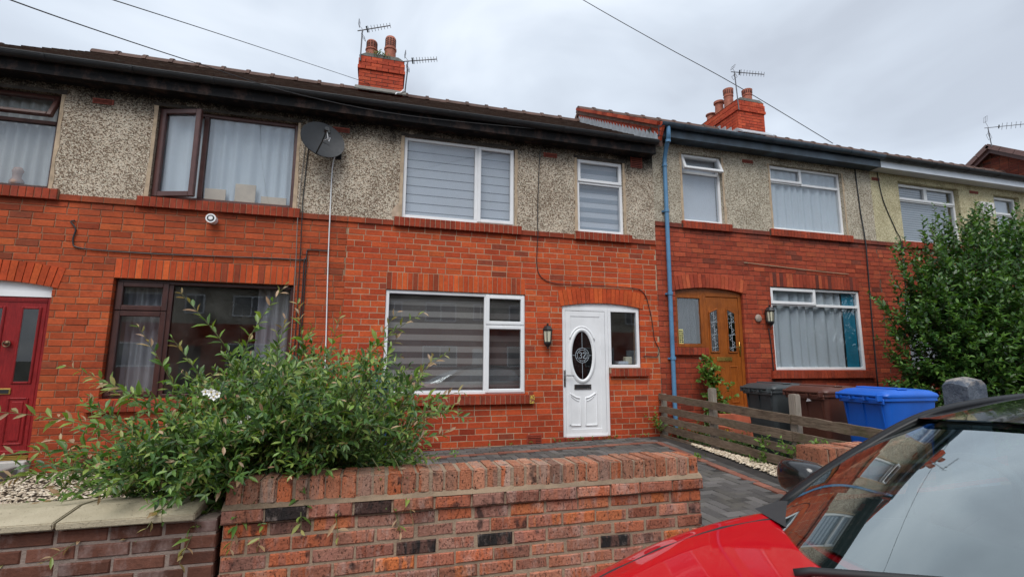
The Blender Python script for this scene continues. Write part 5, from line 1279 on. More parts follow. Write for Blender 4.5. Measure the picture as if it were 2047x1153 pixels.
for i in range(420):
    c, q = cs[1] if i % 3 else cs[0]
    while True:
        v = Vector((r.gauss(-.35, 1), r.gauss(-.6, 1), r.gauss(-.1, 1))).normalized()
        if v.y < .0: break
    p = Vector((c[0]+v.x*q[0], c[1]+v.y*q[1], max(.15, c[2]+v.z*q[2]))); d = Vector((v.x*.6, v.y*.6, .5+v.z*.4))
    P.shoot(p-d.normalized()*.3, d, r.uniform(.3, .5), .25, .028, .10, .46, .004, tones=(.15, .85), up=.2)
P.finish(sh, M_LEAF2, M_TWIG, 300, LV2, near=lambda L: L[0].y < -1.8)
# --- ivy beside the oak door
iv = thing('ivy', 'bushy green ivy climbing the wall left of the oak door', 'plant', (5.35, -.15, -.05))
P = Plant(9); r = P.r
for i in range(120):
    z = r.uniform(.15, 1.30); x = 5.20+(.44 if z < .75 else .44-.36*(z-.75)/.55)*r.random()+r.gauss(0, .03)
    P.shoot((x, -.08-r.uniform(0, .12), z), Vector((r.gauss(0, .5), -.35, r.gauss(.1, .6))), r.uniform(.10, .22), .6, .022, .062, .85, .003, tones=(.2, 1.0))
P.finish(iv, M_LEAF3, M_TWIG, 200, LV2)
# --- ground cover and weeds
P = Plant(19); r = P.r
for i in range(150):
    y = -.1-2.4*r.random()**1.3; x = 4.62+r.uniform(0, .5); P.shoot((x, y, -.06), Vector((r.gauss(-.15, .35), r.gauss(0, .35), 1)), r.uniform(.12, .42), .3, .028, .058, .5, .003, tones=(.1, .9))
tmp = thing('ground_cover', 'tangle of low green plants growing behind the wooden fence', 'plants', (4.85, -1.2, -.06)); P.finish(tmp, M_LEAF2, M_TWIG2, 0, LV2); tmp['kind'] = 'stuff'
M_YEL = plain('yellow_petal', (.75, .42, .02), .6)
for i, (y, z, x) in enumerate(((-.62, .20, 4.6), (-1.42, .34, 4.62), (-.95, .14, 4.6), (-1.15, .30, 4.66), (-.4, .33, 4.62))):
    mb = MB(); c = Vector((x, y, z))
    for k in range(6):
        a = k*1.047; d = Vector((-.3, math.cos(a), math.sin(a))); e = Vector((0, -math.sin(a), math.cos(a))); mb.add([c, c+d*.013+e*.008, c+d*.024, c+d*.013-e*.008], [(0, 1, 2, 3)])
    mb.build('yellow_flower', M_YEL, tmp, fix=False)
spots = [((4.40, -2.72, .24), 'leafy weed sprouting through the fence at its middle post', .20), ((4.40, -2.25, .05), 'small weed in front of the lowest fence board', .15), ((4.40, -.10, .15), 'weed climbing the end of the fence at the house wall', .34), ((4.38, -2.35, .28), 'weed tuft poking between the lower fence boards', .12), ((4.39, -3.1, .36), 'weed beside the end of the short brick wall', .14),
         ((3.72, -3.55, .06), 'low weed tuft at the end of the red paving border', .08), ((1.05, -.56, .01), 'flat green weed on the paving under the window', .05), ((3.9, -1.75, .06), 'small green weed at the edge of the gravel strip', .06), ((9.0, -.1, 0), 'straggly weed at the foot of the wall by the bins', .9)]
for (p, lab, h) in spots:
    t_ = thing('weed', lab, 'weed', p, 'weeds'); P = Plant(int(abs(p[1])*100)+3); r = P.r
    for i in range(7): P.shoot(Vector(p)+Vector((r.gauss(0, .02), r.gauss(0, .03), 0)), Vector((r.gauss(-.2, .4), r.gauss(0, .45), 1)), h*r.uniform(.6, 1.2), .3, .022, .05, .5, .002, tones=(.4, 1.0))
    P.finish(t_, M_LEAF3, M_TWIG2, 0, LV2)
P = Plant(23); r = P.r
for i in range(60):
    x = r.choice((r.uniform(2.7, 3.7), r.uniform(.6, 4.3), r.uniform(-3.7, -.7)))
    P.shoot((x, -.06 if x > 2.7 and x < 3.7 else -.03, max(-.05, GZX(x)) if x > -.5 else -.05), Vector((r.gauss(0, .6), -.4, .7)), r.uniform(.03, .08), .4, .014, .028, .6, .0012, tones=(.4, 1.0))
t_ = thing('wall_foot_weeds', 'fringe of tiny weeds and moss where the houses meet the ground', 'weeds', (2, -.05, 0)); t_['kind'] = 'stuff'; P.finish(t_, M_LEAF3, M_TWIG2, 0, LV2)
P = Plant(29); r = P.r
for i in range(26): P.shoot((-.22+r.gauss(0, .07), 2.52+r.uniform(0, .1), 7.44), Vector((r.gauss(0, .6), -.5, .8)), r.uniform(.10, .24), .8, .02, .05, .4, .002, tones=(.3, .9))
t_ = thing('chimney_fern', 'green weed growing from the chimney top beside the pots', 'plant', (-.2, 2.5, 7.42)); P.finish(t_, M_LEAF3, M_TWIG, 0, LV)
# --- trees and hedge far right behind the tall shrub
P = Plant(37); r = P.r
for i in range(240):
    x = r.uniform(10.2, 14.5); y = r.uniform(-3.2, -2.2); z = r.uniform(0, 1.1)
    P.shoot((x, y, z), Vector((r.gauss(0, .6), -.6, .6)), r.uniform(.25, .5), .2, .03, .07, .45, .004, tones=(.05, .6))
t_ = thing('garden_hedge', 'dark hedge behind the stone gate post under the tall shrub', 'hedge', (12, -2.7, -.05)); P.finish(t_, M_LEAF2, M_TWIG, 0, LV2)
P = Plant(38); r = P.r
for i in range(230):
    x = r.uniform(6.9, 9.0); y = r.uniform(-3.0, -2.0); z = r.uniform(0, .75)
    P.shoot((x, y, z), Vector((r.gauss(0, .6), -.6, .6)), r.uniform(.2, .4), .2, .028, .06, .45, .004, tones=(.05, .6))
t_ = thing('low_bush', 'low dark bush between the blue bin and the stone gate post', 'bush', (8, -2.5, -.05)); P.finish(t_, M_LEAF2, M_TWIG, 0, LV2)

# ------------------------------------------------------------------ fittings on the walls
M_DISH = plain('dish_grey', (.017, .020, .024), .6, var=.15, sc=7)
sd_ = thing('satellite_dish', 'dark grey oval satellite dish on the pebble-dashed wall', 'satellite dish', (-.72, 0, 4.2))
axis = Vector((.30, -.85, .25)).normalized(); ax = Vector((.80, .24, -.30)); ax = (ax-axis*ax.dot(axis)).normalized(); ay = axis.cross(ax).normalized(); dc = Vector((-.86, -.22, 4.33))
mb = MB(); nr, nn = 6, 40; vs = [dc-axis*.055]
for i in range(1, nr+1):
    for k in range(nn):
        a = 2*math.pi*k/nn; f = i/nr; vs.append(dc+ax*(.300*f*math.cos(a))+ay*(.290*f*math.sin(a))-axis*(.055*(1-f*f)))
fs = [(0, 1+k, 1+(k+1) % nn) for k in range(nn)]+[(1+(i-1)*nn+k, 1+i*nn+k, 1+i*nn+(k+1) % nn, 1+(i-1)*nn+(k+1) % nn) for i in range(1, nr) for k in range(nn)]
b0 = len(vs); vs += [v-axis*.012 for v in vs]; fs += [tuple(q+b0 for q in f[::-1]) for f in fs]
fs += [(1+(nr-1)*nn+k, 1+(nr-1)*nn+(k+1) % nn, b0+1+(nr-1)*nn+(k+1) % nn, b0+1+(nr-1)*nn+k) for k in range(nn)]
mb.add(vs, fs); mb.build('reflector', M_DISH, sd_, smooth=True, auto=60)
lo = dc-ay*.22+ax*.05; lo = dc+(ay if ay.z < 0 else -ay)*.27; ln = dc+axis*.33+(ay if ay.z < 0 else -ay)*.10
mb = MB(); mb.tube([lo, lo.lerp(ln, .5)+Vector((0, 0, -.02)), ln], .011, 8); mb.build('feed_arm', M_BLACK, sd_)
mb = MB(); mb.tube([ln-axis*.05, ln+axis*.02], .032, 12); mb.tube([ln+Vector((.02, 0, .02)), ln+Vector((.03, .0, -.05))], .02, 10); mb.build('lnb', M_BLACK, sd_)
mb = MB(); mb.tube([ln+Vector((0, 0, -.02)), ln+Vector((.02, 0, -.12)), ln+Vector((.03, .02, -.16)), ln+Vector((.045, .03, -.10)), lo.lerp(ln, .5)], .004, 6); mb.build('feed_cable', M_PVC, sd_)
mb = MB(); mb.tube([(-.68, -.005, 4.24), (-.68, -.12, 4.24), dc-axis*.07], .018, 10); mb.cbox(-.74, -.62, -.03, -.006, 4.14, 4.30, .006); mb.build('wall_bracket', M_BLACK, sd_)
def lantern(label, x, z, s, kind):
    t = thing('wall_lantern', label, 'wall lamp', (x, -.06, z), 'wall lanterns'); M_LG = bpy.data.materials.get('frosted_glass') or plain('frosted_glass', (.62, .60, .46), .3)
    y = -.085; n = 6
    mb = MB(); mb.cbox(x-.035, x+.035, -.03, -.004, z-.1*s, z+.1*s, .006); mb.tube([(x, -.02, z), (x, y, z-.02)], .012, 8); mb.build('bracket', M_BLACK, t)
    mb = MB(); mb.lathe([(.008, z+.19*s), (.02, z+.185*s), (.014, z+.165*s), (.05, z+.15*s), (.085, z+.095*s), (.078, z+.08*s)], (x, y, 0), n if kind else 8); mb.build('cap', M_BLACK, t)
    mb = MB(); mb.lathe([(.052, z-.09*s), (.066, z+.08*s)], (x, y, 0), n if kind else 8); mb.build('glass', M_LG, t)
    mb = MB()
    for k in range(n if kind else 8):
        a = 2*math.pi*k/(n if kind else 8); mb.tube([(x+.054*math.cos(a), y+.054*math.sin(a), z-.095*s), (x+.069*math.cos(a), y+.069*math.sin(a), z+.085*s)], .0065, 6)
    mb.lathe([(.03, z-.16*s), (.062, z-.115*s), (.062, z-.09*s), (.05, z-.088*s)], (x, y, 0), n if kind else 8); mb.lathe([(.004, z-.20*s), (.014, z-.185*s), (.01, z-.165*s), (.028, z-.158*s)], (x, y, 0), 8); mb.build('cage', M_BLACK, t)
lantern('black wall lantern between the white window and the white door', 2.525, 1.635, 1.0, 1)
lantern('black wall lantern beside the oak door, left of the wide window', 6.72, 2.06, 1.02, 0)
mb = MB(); mb.lathe([(.02, -.035), (.06, -.03), (.075, -.012), (.06, -.004)], (6.53, 0, 2.02), 12, 'Y'); tag(mb.build('wall_plaque', plain('carved_plaque', (.30, .24, .20), .8, var=.5, sc=40), None, smooth=True), 'small round carved plaque on the wall beside the oak door lantern', 'plaque')
ab = thing('alarm_box', 'white burglar alarm box on the cream house wall', 'alarm box', (12.68, -.05, 4.4))
mb = MB(); mb.prism([(12.49, 4.72), (12.91, 4.72), (12.89, 4.42), (12.53, 4.40)], -.10, -.008); mb.build('case', plain('alarm_white', (.62, .61, .58), .45, var=.05), ab)
mb = MB()
for k in range(5): mb.box(12.57, 12.68, -.104, -.1005, 4.54+k*.028, 4.553+k*.028)
mb.build('louvres', M_BLACK, ab)
mb = MB()
for k in range(5): mb.box(12.80, 12.85, -.104, -.1005, 4.47+k*.045, 4.47+k*.045+.03) if k % 2 else mb.box(12.805, 12.835, -.104, -.1005, 4.47+k*.045, 4.47+k*.045+.03)
mb.build('lettering', M_BLACK, ab)
fl_ = thing('boiler_flue', 'round white boiler flue on the brick below the brown upstairs window', 'flue', (-2.19, -.05, 3.1))
mb = MB(); mb.lathe([(.055, 0), (.055, -.10), (.062, -.10), (.062, -.125), (.045, -.125)], (-2.19, 0, 3.10), 20, 'Y'); mb.build('pipe', M_PVC, fl_, smooth=True, auto=40)
mb = MB(); mb.lathe([(.045, -.1255), (.036, -.1275), (.036, -.12)], (-2.19, 0, 3.10), 20, 'Y'); mb.build('dark_ring', M_BLACK, fl_)
mb = MB(); mb.lathe([(.028, -.127), (.026, -.133), (.014, -.134)], (-2.19, 0, 3.10), 16, 'Y'); mb.build('terminal', M_PVC, fl_)
# ------------------------------------------------------------------ cables
def cable(label, pts, r_, mat, name='cable', group=None):
    V = [Vector(p) for p in pts]; out_ = []
    for i in range(len(V)-1):
        p0, p1, p2, p3 = V[max(i-1, 0)], V[i], V[i+1], V[min(i+2, len(V)-1)]
        for k in range(5):
            t = k/5; out_.append(.5*((2*p1)+(-p0+p2)*t+(2*p0-5*p1+4*p2-p3)*t*t+(-p0+3*p1-3*p2+p3)*t**3))
    out_.append(V[-1]); mb = MB(); mb.tube(out_, r_, 6); return tag(mb.build(name, mat, None, fix=False, smooth=True), label, 'cable', group)
w = -.016
cable('black cable running along the brick above the brown downstairs window', [(-3.72, w, 2.97), (-3.76, w, 2.95), (-3.70, w, 2.86), (-3.71, w, 2.70), (-3.60, w, 2.62), (-2.9, w, 2.60), (-2.2, w, 2.61), (-1.1, w, 2.625), (-1.03, w, 2.56), (-1.03, w, 1.5), (-1.05, w, .3)], .009, M_BLACK)
cable('thin black cable hanging down past the satellite dish to the left', [(-1.02, -.04, 4.75), (-1.07, -.025, 4.3), (-1.10, -.02, 3.5), (-1.09, -.045, 3.25), (-1.08, w, 2.4), (-1.07, w, .6)], .007, M_BLACK)
cable('grey cable beside the thin black one left of the satellite dish', [(-1.10, -.04, 4.7), (-1.13, -.02, 4.0), (-1.145, -.045, 3.25), (-1.13, w, 2.4), (-1.12, w, .8)], .006, plain('grey_cable', (.20, .18, .16), .6))
cable('white cable dropping from the satellite dish down the brick', [(-.70, -.05, 4.20), (-.735, -.02, 4.0), (-.73, -.02, 3.4), (-.725, -.045, 3.25), (-.715, w, 2.6), (-.68, w, 1.5), (-.66, w, .7)], .0085, M_PVC)
cable('short black cable turning from the white cable into the brown house side', [(-.71, w, 2.77), (-.95, w, 2.775), (-1.0, w, 2.75), (-1.0, w, 2.60), (-1.0, w, 1.2)], .008, M_BLACK)
cable('thin dark cable from the eaves looping over the white door', [(2.45, -.03, 4.80), (2.42, -.02, 4.4), (2.39, -.02, 3.6), (2.385, -.045, 3.25), (2.38, w, 3.0), (2.38, w, 2.72), (2.46, w, 2.55), (2.69, w, 2.47), (3.2, -.026, 2.465), (4.05, w, 2.455), (4.26, w, 2.37), (4.34, w, 2.15), (4.39, w, 1.9), (4.42, w, 1.62), (4.50, w, 1.45), (4.46, w, 1.34), (4.38, w, 1.33), (4.21, w, 1.345)], .0065, M_BLACK)
cable('dark cable down the wall between the oak door house and the cream house', [(9.13, -.02, 5.12), (9.16, -.02, 4.2), (9.18, -.04, 3.62), (9.19, w, 2.8), (9.16, w, 1.9), (9.14, w, .8)], .012, M_BLACK)
cable('twin cable down the cream house render', [(9.70, -.03, 5.1), (9.80, -.02, 4.5), (10.05, -.02, 3.9), (10.12, -.04, 3.6), (10.12, w, 2.2)], .009, M_BLACK)
cable('old washing line sagging along the brick above the oak door', [(6.3, w, 3.02), (7.2, w, 2.98), (8.2, w, 2.94), (8.7, w, 2.93)], .007, plain('old_rope', (.32, .25, .16), .8))
cable('cable below the lantern beside the oak door', [(6.73, w, 1.85), (6.76, w, 1.5), (6.78, w, .9)], .009, M_BLACK)
M_WIRE = plain('overhead_wire', (.03, .03, .032), .6)
def ray_pt(px, py, y):
    d = fwd+CR*((px-1023.5)/F_PX)-CU*((py-576.5)/F_PX); return CAM+d*((y-CAM.y)/d.y)
cable('lowest overhead wire from top left to the eaves of the white door house', [ray_pt(-260, -110, -4.6), ray_pt(20, 0, -3.9), ray_pt(220, 70, -3.2), ray_pt(410, 132, -2.5), ray_pt(600, 190, -1.8), ray_pt(820, 232, -1.0), ray_pt(1070, 258, -.30)], .0042, M_WIRE, 'overhead_wire', 'overhead wires')
cable('overhead wire from top left to the chimney with two louvred pots', [ray_pt(-100, -100, -5.0), ray_pt(225, 0, -3.0), ray_pt(480, 82, -.6), ray_pt(716, 160, 2.3), ray_pt(797, 187, 2.46)], .005, M_WIRE, 'overhead_wire', 'overhead wires')
cable('overhead wire passing behind the chimney of the oak door house', [ray_pt(1000, -100, 7.0), ray_pt(1165, 0, 6.6), ray_pt(1320, 88, 6.2), ray_pt(1470, 170, 5.8), ray_pt(1665, 287, 5.2)], .012, M_WIRE, 'overhead_wire', 'overhead wires')
# ------------------------------------------------------------------ TV aerials
M_ALU = plain('dull_aluminium', (.13, .13, .14), .45, metal=.6, var=.2)
def aerial(label, foot, top, boom_dir, L, nel, seed, refl=.15, el=.13):
    t = thing('tv_aerial', label, 'aerial', foot, 'rooftop aerials'); foot, top = Vector(foot), Vector(top); d = Vector(boom_dir).normalized()
    mb = MB(); mb.tube([foot, top], .014, 8); mb.build('mast', M_ALU, t)
    a = top-d*.10; b = top+d*L; mb = MB(); mb.tube([a, b], .011, 8); mb.build('boom', M_ALU, t)
    v = Vector((0, 0, 1)); s = d.cross(v).normalized(); v2 = s.cross(d).normalized(); ev = (v2*.9+s*.35).normalized()
    for i in range(nel):
        c = top+d*(L*(.22+.78*i/(nel-1))); e = el*(1-.25*i/nel); mb = MB(); mb.tube([c-ev*e*.5, c+ev*e*.5], .0055, 6); mb.build('element', M_ALU, t)
    mb = MB(); c = top+d*.02
    for k in (-1, 1):
        q = [c, c+v2*k*refl*.75-d*.06, c+v2*k*refl*1.4-d*.02]
        for off in (-.07, 0, .07): mb.tube([q[1]+s*off, q[2]+s*off], .0045, 5)
        mb.tube([q[0], q[1]], .005, 5); mb.tube([q[1]-s*.07, q[1]+s*.07], .005, 5); mb.tube([q[2]-s*.07, q[2]+s*.07], .005, 5)
    mb.build('reflector', M_ALU, t)
    mb = MB(); c = top+d*L*.17; mb.tube([c-ev*.06, c+ev*.06], .016, 8); mb.build('dipole', M_BLACK, t)
aerial('tv aerial at the left of the chimney with louvred pots, pointing right above them', (-.585, 2.46, 7.30), (-.575, 2.46, 7.99), (.95, -.10, .30), .58, 8, 1)
aerial('tv aerial on the right side of the chimney with louvred pots', (.36, 2.52, 7.22), (.36, 2.52, 7.50), (.97, -.08, .20), .62, 9, 2)
aerial('tv aerial on the chimney of the oak door house', (8.56, 2.36, 7.55), (8.50, 2.36, 8.57), (.98, .0, .10), .93, 9, 3, refl=.12, el=.15)
aerial('tv aerial on the gable peak of the far brick house', (19.25, 3.2, 8.3), (19.2, 3.2, 8.95), (.9, -.4, .05), 1.9, 12, 4, refl=.28, el=.22)
for (h, pts) in ((h2, [(.33, 2.48, 7.42), (.345, 2.47, 6.9), (.26, 2.3, 6.62), (.12, 1.2, 5.97), (.10, .9, 5.74)]),):
    cable('white aerial cable running over the roof tiles below the chimney', [(.30, 2.44, 6.80), (.24, 2.25, 6.62), (.16, 1.9, 6.40), (.13, 1.6, 6.20)], .012, M_PVC)
cable('black aerial lead hanging down the right side of the chimney', [(.37, 2.50, 7.30), (.345, 2.47, 7.0), (.33, 2.46, 6.75)], .013, M_BLACK)

# ------------------------------------------------------------------ the red car
g = G('car_red_paint'); n_ = g.noise(400, 2); b = g.pbr(g.mix(g.math('MULTIPLY', n_, .12), (.44, .0, .007), (.36, .0, .005)), .5, spec=.08, coat=.75); M_RED = g.mat
M_CARBLK = plain('car_gloss_black', (.008, .008, .009), .22, var=.1, coat=.6); M_TRIM = plain('car_black_trim', (.014, .014, .015), .55, var=.15); M_TYRE = plain('tyre_rubber', (.02, .02, .02), .8); M_RIM = plain('alloy', (.45, .45, .46), .35, metal=1.0)
M_PIL = plain('pillar_black', (.006, .006, .007), .42, spec=.3, var=.1); M_DASH = plain('dashboard', (.022, .021, .022), .75); M_SEAT = plain('seat_cloth', (.035, .035, .038), .9)
g = G('windscreen_glass'); fc = g.n('ShaderNodeLayerWeight', {0: .5}).outputs['Facing']; f = g.math('ADD', g.math('MULTIPLY', g.math('POWER', fc, 3.0), .85), .27, clamp=True)
tr = g.n('ShaderNodeBsdfTransparent', {0: (.62, .78, .77)}); gl = g.n('ShaderNodeBsdfGlossy', {0: (.92, 1, 1), 'Roughness': .01}); ms = g.n('ShaderNodeMixShader', {0: f, 1: tr.outputs[0], 2: gl.outputs[0]})
g.t.links.new(ms.outputs[0], g.out.inputs[0]); M_WSG = g.mat
CY, RZ = -6.24, -.36
car = thing('parked_car', 'bright red hatchback with black roof parked at the kerb, nose to the left', 'car', (2.2, CY, RZ))
def lerp_tab(tab, x):
    if x <= tab[0][0]: return tab[0][1]
    for (a, va), (b, vb) in zip(tab, tab[1:]):
        if x <= b:
            t = (x-a)/(b-a); t = t*t*(3-2*t)*.35+t*.65; return va+(vb-va)*t
    return tab[-1][1]
ZC = [(.10, .16), (.14, .30), (.24, .42), (.46, .515), (.80, .605), (1.0, .645), (1.2, .668), (1.47, .672), (1.62, .60), (4.0, .58), (4.2, .5)]
ZE = [(.10, .06), (.14, .18), (.24, .33), (.46, .440), (.80, .540), (1.0, .600), (1.25, .650), (1.55, .675), (2.5, .66), (3.9, .70), (4.2, .5)]
HWt = [(.10, .50), (.14, .62), (.24, .71), (.50, .79), (.80, .845), (1.2, .86), (3.5, .86), (4.0, .80), (4.2, .70)]
xs = [.10, .12, .16, .25, .38, .55, .70, .85, 1.0, 1.15, 1.3, 1.45, 1.6, 1.9, 2.4, 2.9, 3.4, 3.8, 4.0, 4.12, 4.18]
def section(x):
    zc, ze, w = lerp_tab(ZC, x), lerp_tab(ZE, x), lerp_tab(HWt, x)
    top = [(0, zc), (.30, zc-.004), (.55, zc-(zc-ze)*.18), (.68, zc-(zc-ze)*.22), (.74, zc-(zc-ze)*.34), (.86, ze+.012), (.93, ze-.012), (.985, ze-.06), (1.0, ze-.14), (1.01, ze-.28), (.99, ze-.45 if ze > .3 else ze-.25), (.95, -.16)]
    half = [(w*a, max(b, -.17)) for a, b in top]
    return [(CY+a, b) for a, b in half[::-1]]+[(CY-a, b) for a, b in half[1:]]
secs = [section(x) for x in xs]; k = len(secs[0]); mb = MB()
vs = [(x, y, z) for x, s_ in zip(xs, secs) for y, z in s_]
fs = [(i*k+j, i*k+j+1, (i+1)*k+j+1, (i+1)*k+j) for i in range(len(xs)-1) for j in range(k-1)]+[tuple(range(k)), tuple(range((len(xs)-1)*k, len(xs)*k))[::-1]]
mb.add(vs, fs); body = mb.build('body', M_RED, car, smooth=True)
ss_ = body.modifiers.new('smooth', 'SUBSURF'); ss_.levels = 1; ss_.render_levels = 2
for sg in (1, -1):
    pts = []
    for i in range(14):
        x = .34+i*.09; zc, ze, w_ = lerp_tab(ZC, x), lerp_tab(ZE, x), lerp_tab(HWt, x); pts.append((x, CY+sg*w_*.80, zc-(zc-ze)*.66+.002))
    mb = MB(); mb.tube(pts, .0045, 6); mb.build('bonnet_shut_line', M_TRIM, body)
# pillars and screen
PB = [(1.575, .845, .65), (1.79, .785, .80), (1.99, .715, .925), (2.16, .645, 1.03), (2.32, .605, 1.072), (2.78, .60, 1.115), (3.3, .60, 1.10), (3.7, .60, 1.03)]
def scr(s, t):      # s -1..1 across, t 0..1 up
    q = 1-abs(s)**2.2; bx, by, bz = 1.56-.36*q, .82*s, .632+.022*q; tx, ty, tz = 2.17-.06*q, .635*s, 1.018+.040*q
    bow = .028*math.sin(math.pi*t)
    return (bx+(tx-bx)*t-bow*.5, CY+by+(ty-by)*t, bz+(tz-bz)*t+bow)
mb = MB(); mb.grid(lambda u, v: scr(-.985+1.97*u, .03+.95*v), 24, 14); ws = mb.build('windscreen', M_WSG, car, smooth=True, fix=False)
def band(name, s0, s1, t0, t1, mat, off=.003, par=None):
    mb = MB(); mb.grid(lambda u, v: Vector(scr(s0+(s1-s0)*u, t0+(t1-t0)*v))+Vector((off*.5, 0, -off)), 20, 4); return mb.build(name, mat, par or car, smooth=True, fix=False)
band('screen_border', -.99, .99, .0, .075, M_TRIM, .004, ws); band('screen_top_border', -.99, .99, .965, 1.0, M_TRIM, .004, ws)
band('screen_side_border', .935, .995, .05, .97, M_TRIM, .004, ws); band('screen_side_border', -.995, -.935, .05, .97, M_TRIM, .004, ws)
for sg in (1, -1):
    mb = MB(); pts = [Vector((a, CY+sg*b, c)) for a, b, c in PB]; vs = []; wd = [.055, .05, .045, .045, .05, .06, .06, .06]
    for (p, w_) in zip(pts, wd):
        vs += [p+Vector((-.012, -sg*.075, .018)), p+Vector((-.012, -sg*.03, .024)), p+Vector((.0, sg*.010, .010)), p+Vector((w_, sg*.018, -.02)), p+Vector((w_, -sg*.03, -.03))]
    n_ = len(pts); mb.add(vs, [(i*5+q, i*5+(q+1) % 5, (i+1)*5+(q+1) % 5, (i+1)*5+q) for i in range(n_-1) for q in range(5)]+[(0, 1, 2, 3, 4), tuple((n_-1)*5+q for q in range(5))])
    pl_ = mb.build('pillar', M_PIL, car, smooth=True); q_ = pl_.modifiers.new('s', 'SUBSURF'); q_.levels = 1; q_.render_levels = 2
    # corner trim at the pillar foot, side glass, door seam
    mb = MB(); mb.prism([(1.56, .645), (1.64, .645), (1.74, .70), (1.68, .70), (1.60, .668)], CY+sg*.81, CY+sg*.848); mb.build('corner_trim', M_TRIM, car)
    mb = MB(); sd0 = [(1.68, .66), (2.5, .665), (3.3, .69), (3.75, .74)]; tp0 = [(1.74, .70), (2.4, 1.06), (3.1, 1.075), (3.6, 1.0)]
    vs = [(a, CY+sg*.845, b) for a, b in sd0]+[(a, CY+sg*(.845-.24*(b-.66)/.42), b) for a, b in tp0]; mb.add(vs, [(i, i+1, i+5, i+4) for i in range(3)]); mb.build('side_window', M_WSG, car, fix=False)
    for wx in (.82, 3.35):
        mb = MB(); mb.lathe([(.20, CY+sg*.70), (.305, CY+sg*.71), (.315, CY+sg*.74), (.315, CY+sg*.84), (.30, CY+sg*.865), (.21, CY+sg*.87)], (wx, 0, RZ+.315), 28, 'Y'); wh = mb.build('wheel', M_TYRE, car, smooth=True, auto=45)
        mb = MB(); mb.lathe([(.21, CY+sg*.80), (.205, CY+sg*.872), (.18, CY+sg*.86), (.05, CY+sg*.85), (.04, CY+sg*.875)], (wx, 0, RZ+.315), 24, 'Y'); mb.build('rim', M_RIM, wh, smooth=True, auto=35)
    # door mirror: shell, glass, arm
    mc = Vector((2.03, CY+sg*1.075, .695)); bm = bmesh.new(); bmesh.ops.create_cube(bm, size=1); bmesh.ops.subdivide_edges(bm, edges=bm.edges[:], cuts=2, use_grid_fill=True)
    for v in bm.verts:
        c_ = v.co.copy(); e_ = c_.normalized()*.62; q = c_.lerp(e_, .62); q.x *= (.17 if q.x < 0 else .09)*1.15; q.y *= .225+.0*q.x; q.z *= .165*(1-.25*q.y*sg/.12*.0); q.z += -.12*q.x; v.co = mc+q
    m_ = MB(); m_.bm(bm); mr = m_.build('door_mirror', M_CARBLK, car, smooth=True); q_ = mr.modifiers.new('s', 'SUBSURF'); q_.levels = 1; q_.render_levels = 2
    mb = MB(); mb.cbox(mc.x+.052, mc.x+.062, mc.y-.085, mc.y+.085, mc.z-.06, mc.z+.05, .004); mb.build('mirror_glass', plain('mirror_silver', (.7, .72, .74), .05, metal=1.0), mr)
    mb = MB(); mb.tube([(1.86, CY+sg*.83, .665), (1.92, CY+sg*.93, .668), (1.99, CY+sg*1.0, .69)], [.05, .035, .03], 10); mb.build('mirror_arm', M_TRIM, mr, smooth=True)
    mb = MB(); pl = [(.22, .50), (.34, .60), (.62, .74), (.52, .70)]
    vs = []
    for (a, h) in ((.215, .17), (.26, .25), (.36, .32), (.52, .375)):
        w_ = lerp_tab(HWt, a); vs += [(a-.004, CY+sg*(w_*.55), h-.035), (a-.006, CY+sg*w_*.84, h-.05), (a-.004, CY+sg*(w_+.006), h-.10)]
    mb.add(vs, [(i*3+q, i*3+q+1, (i+1)*3+q+1, (i+1)*3+q) for i in range(3) for q in range(2)]); mb.build('headlight', plain('headlight_glass', (.55, .58, .6), .08, coat=1.0), car, smooth=True, fix=False)
# roof skin between the pillar tops
RT = [(2.12, 1.022, .63, .036), (2.32, 1.066, .60, .044), (2.78, 1.116, .595, .05), (3.3, 1.10, .595, .05), (3.75, 1.02, .58, .045)]
mb = MB(); nu = 14; vs = []
for (x, z, w_, cr_) in RT:
    for j in range(nu+1):
        s = -1+2*j/nu; q = 1-s*s; vs.append((x-(.06*(1-abs(s)**2.2) if x < 2.2 else 0), CY+w_*s, z+cr_*q+.004))
mb.add(vs, [(i*(nu+1)+j, i*(nu+1)+j+1, (i+1)*(nu+1)+j+1, (i+1)*(nu+1)+j) for i in range(len(RT)-1) for j in range(nu)])
rf = mb.build('roof', plain('car_roof_black', (.010, .010, .011), .12, var=.1, coat=1.0), car, smooth=True, fix=False); q_ = rf.modifiers.new('s', 'SUBSURF'); q_.levels = 1; q_.render_levels = 2
mb = MB(); mb.grid(lambda u, v: (3.75+.38*v, CY+(-1+2*u)*(.58+.15*v), 1.02+.045*(1-(2*u-1)**2)-.36*v), 10, 4); mb.build('tailgate', M_RED, car, smooth=True, fix=False)
# wipers, dashboard, seats, steering wheel, interior mirror
for (a, b_) in (((1.20, -5.97, .675), (1.62, -6.62, .80)), ((1.22, -6.50, .68), (1.60, -6.98, .765))):
    a, b_ = Vector(a), Vector(b_); mb = MB(); mb.tube([a+Vector((-.03, .03, -.015)), a, a.lerp(b_, .5)+Vector((0, 0, .012)), b_], [.014, .012, .009, .006], 8); o = mb.build('wiper', M_TRIM, car, smooth=True)
    mb = MB(); c_ = a.lerp(b_, .1); mb.tube([c_+Vector((-.004, .02, 0)), b_+Vector((-.01, -.03, .004))], .007, 6); mb.build('wiper_blade', M_TYRE, o)
mb = MB(); mb.grid(lambda u, v: (1.36+.55*v+.12*(2*u-1)**2*(1-v), CY+.80*(2*u-1), .675+.03*math.sin(v*2.6)+(.03 if .55 < u < .8 and v > .5 else 0)-(.10*max(0, v-.8)/.2)), 16, 8); mb.build('dashboard', M_DASH, car, smooth=True, fix=False)
mb = MB(); mb.box(1.6, 3.75, CY-.82, CY+.82, .60, .672); mb.build('cabin_floor', M_DASH, car)
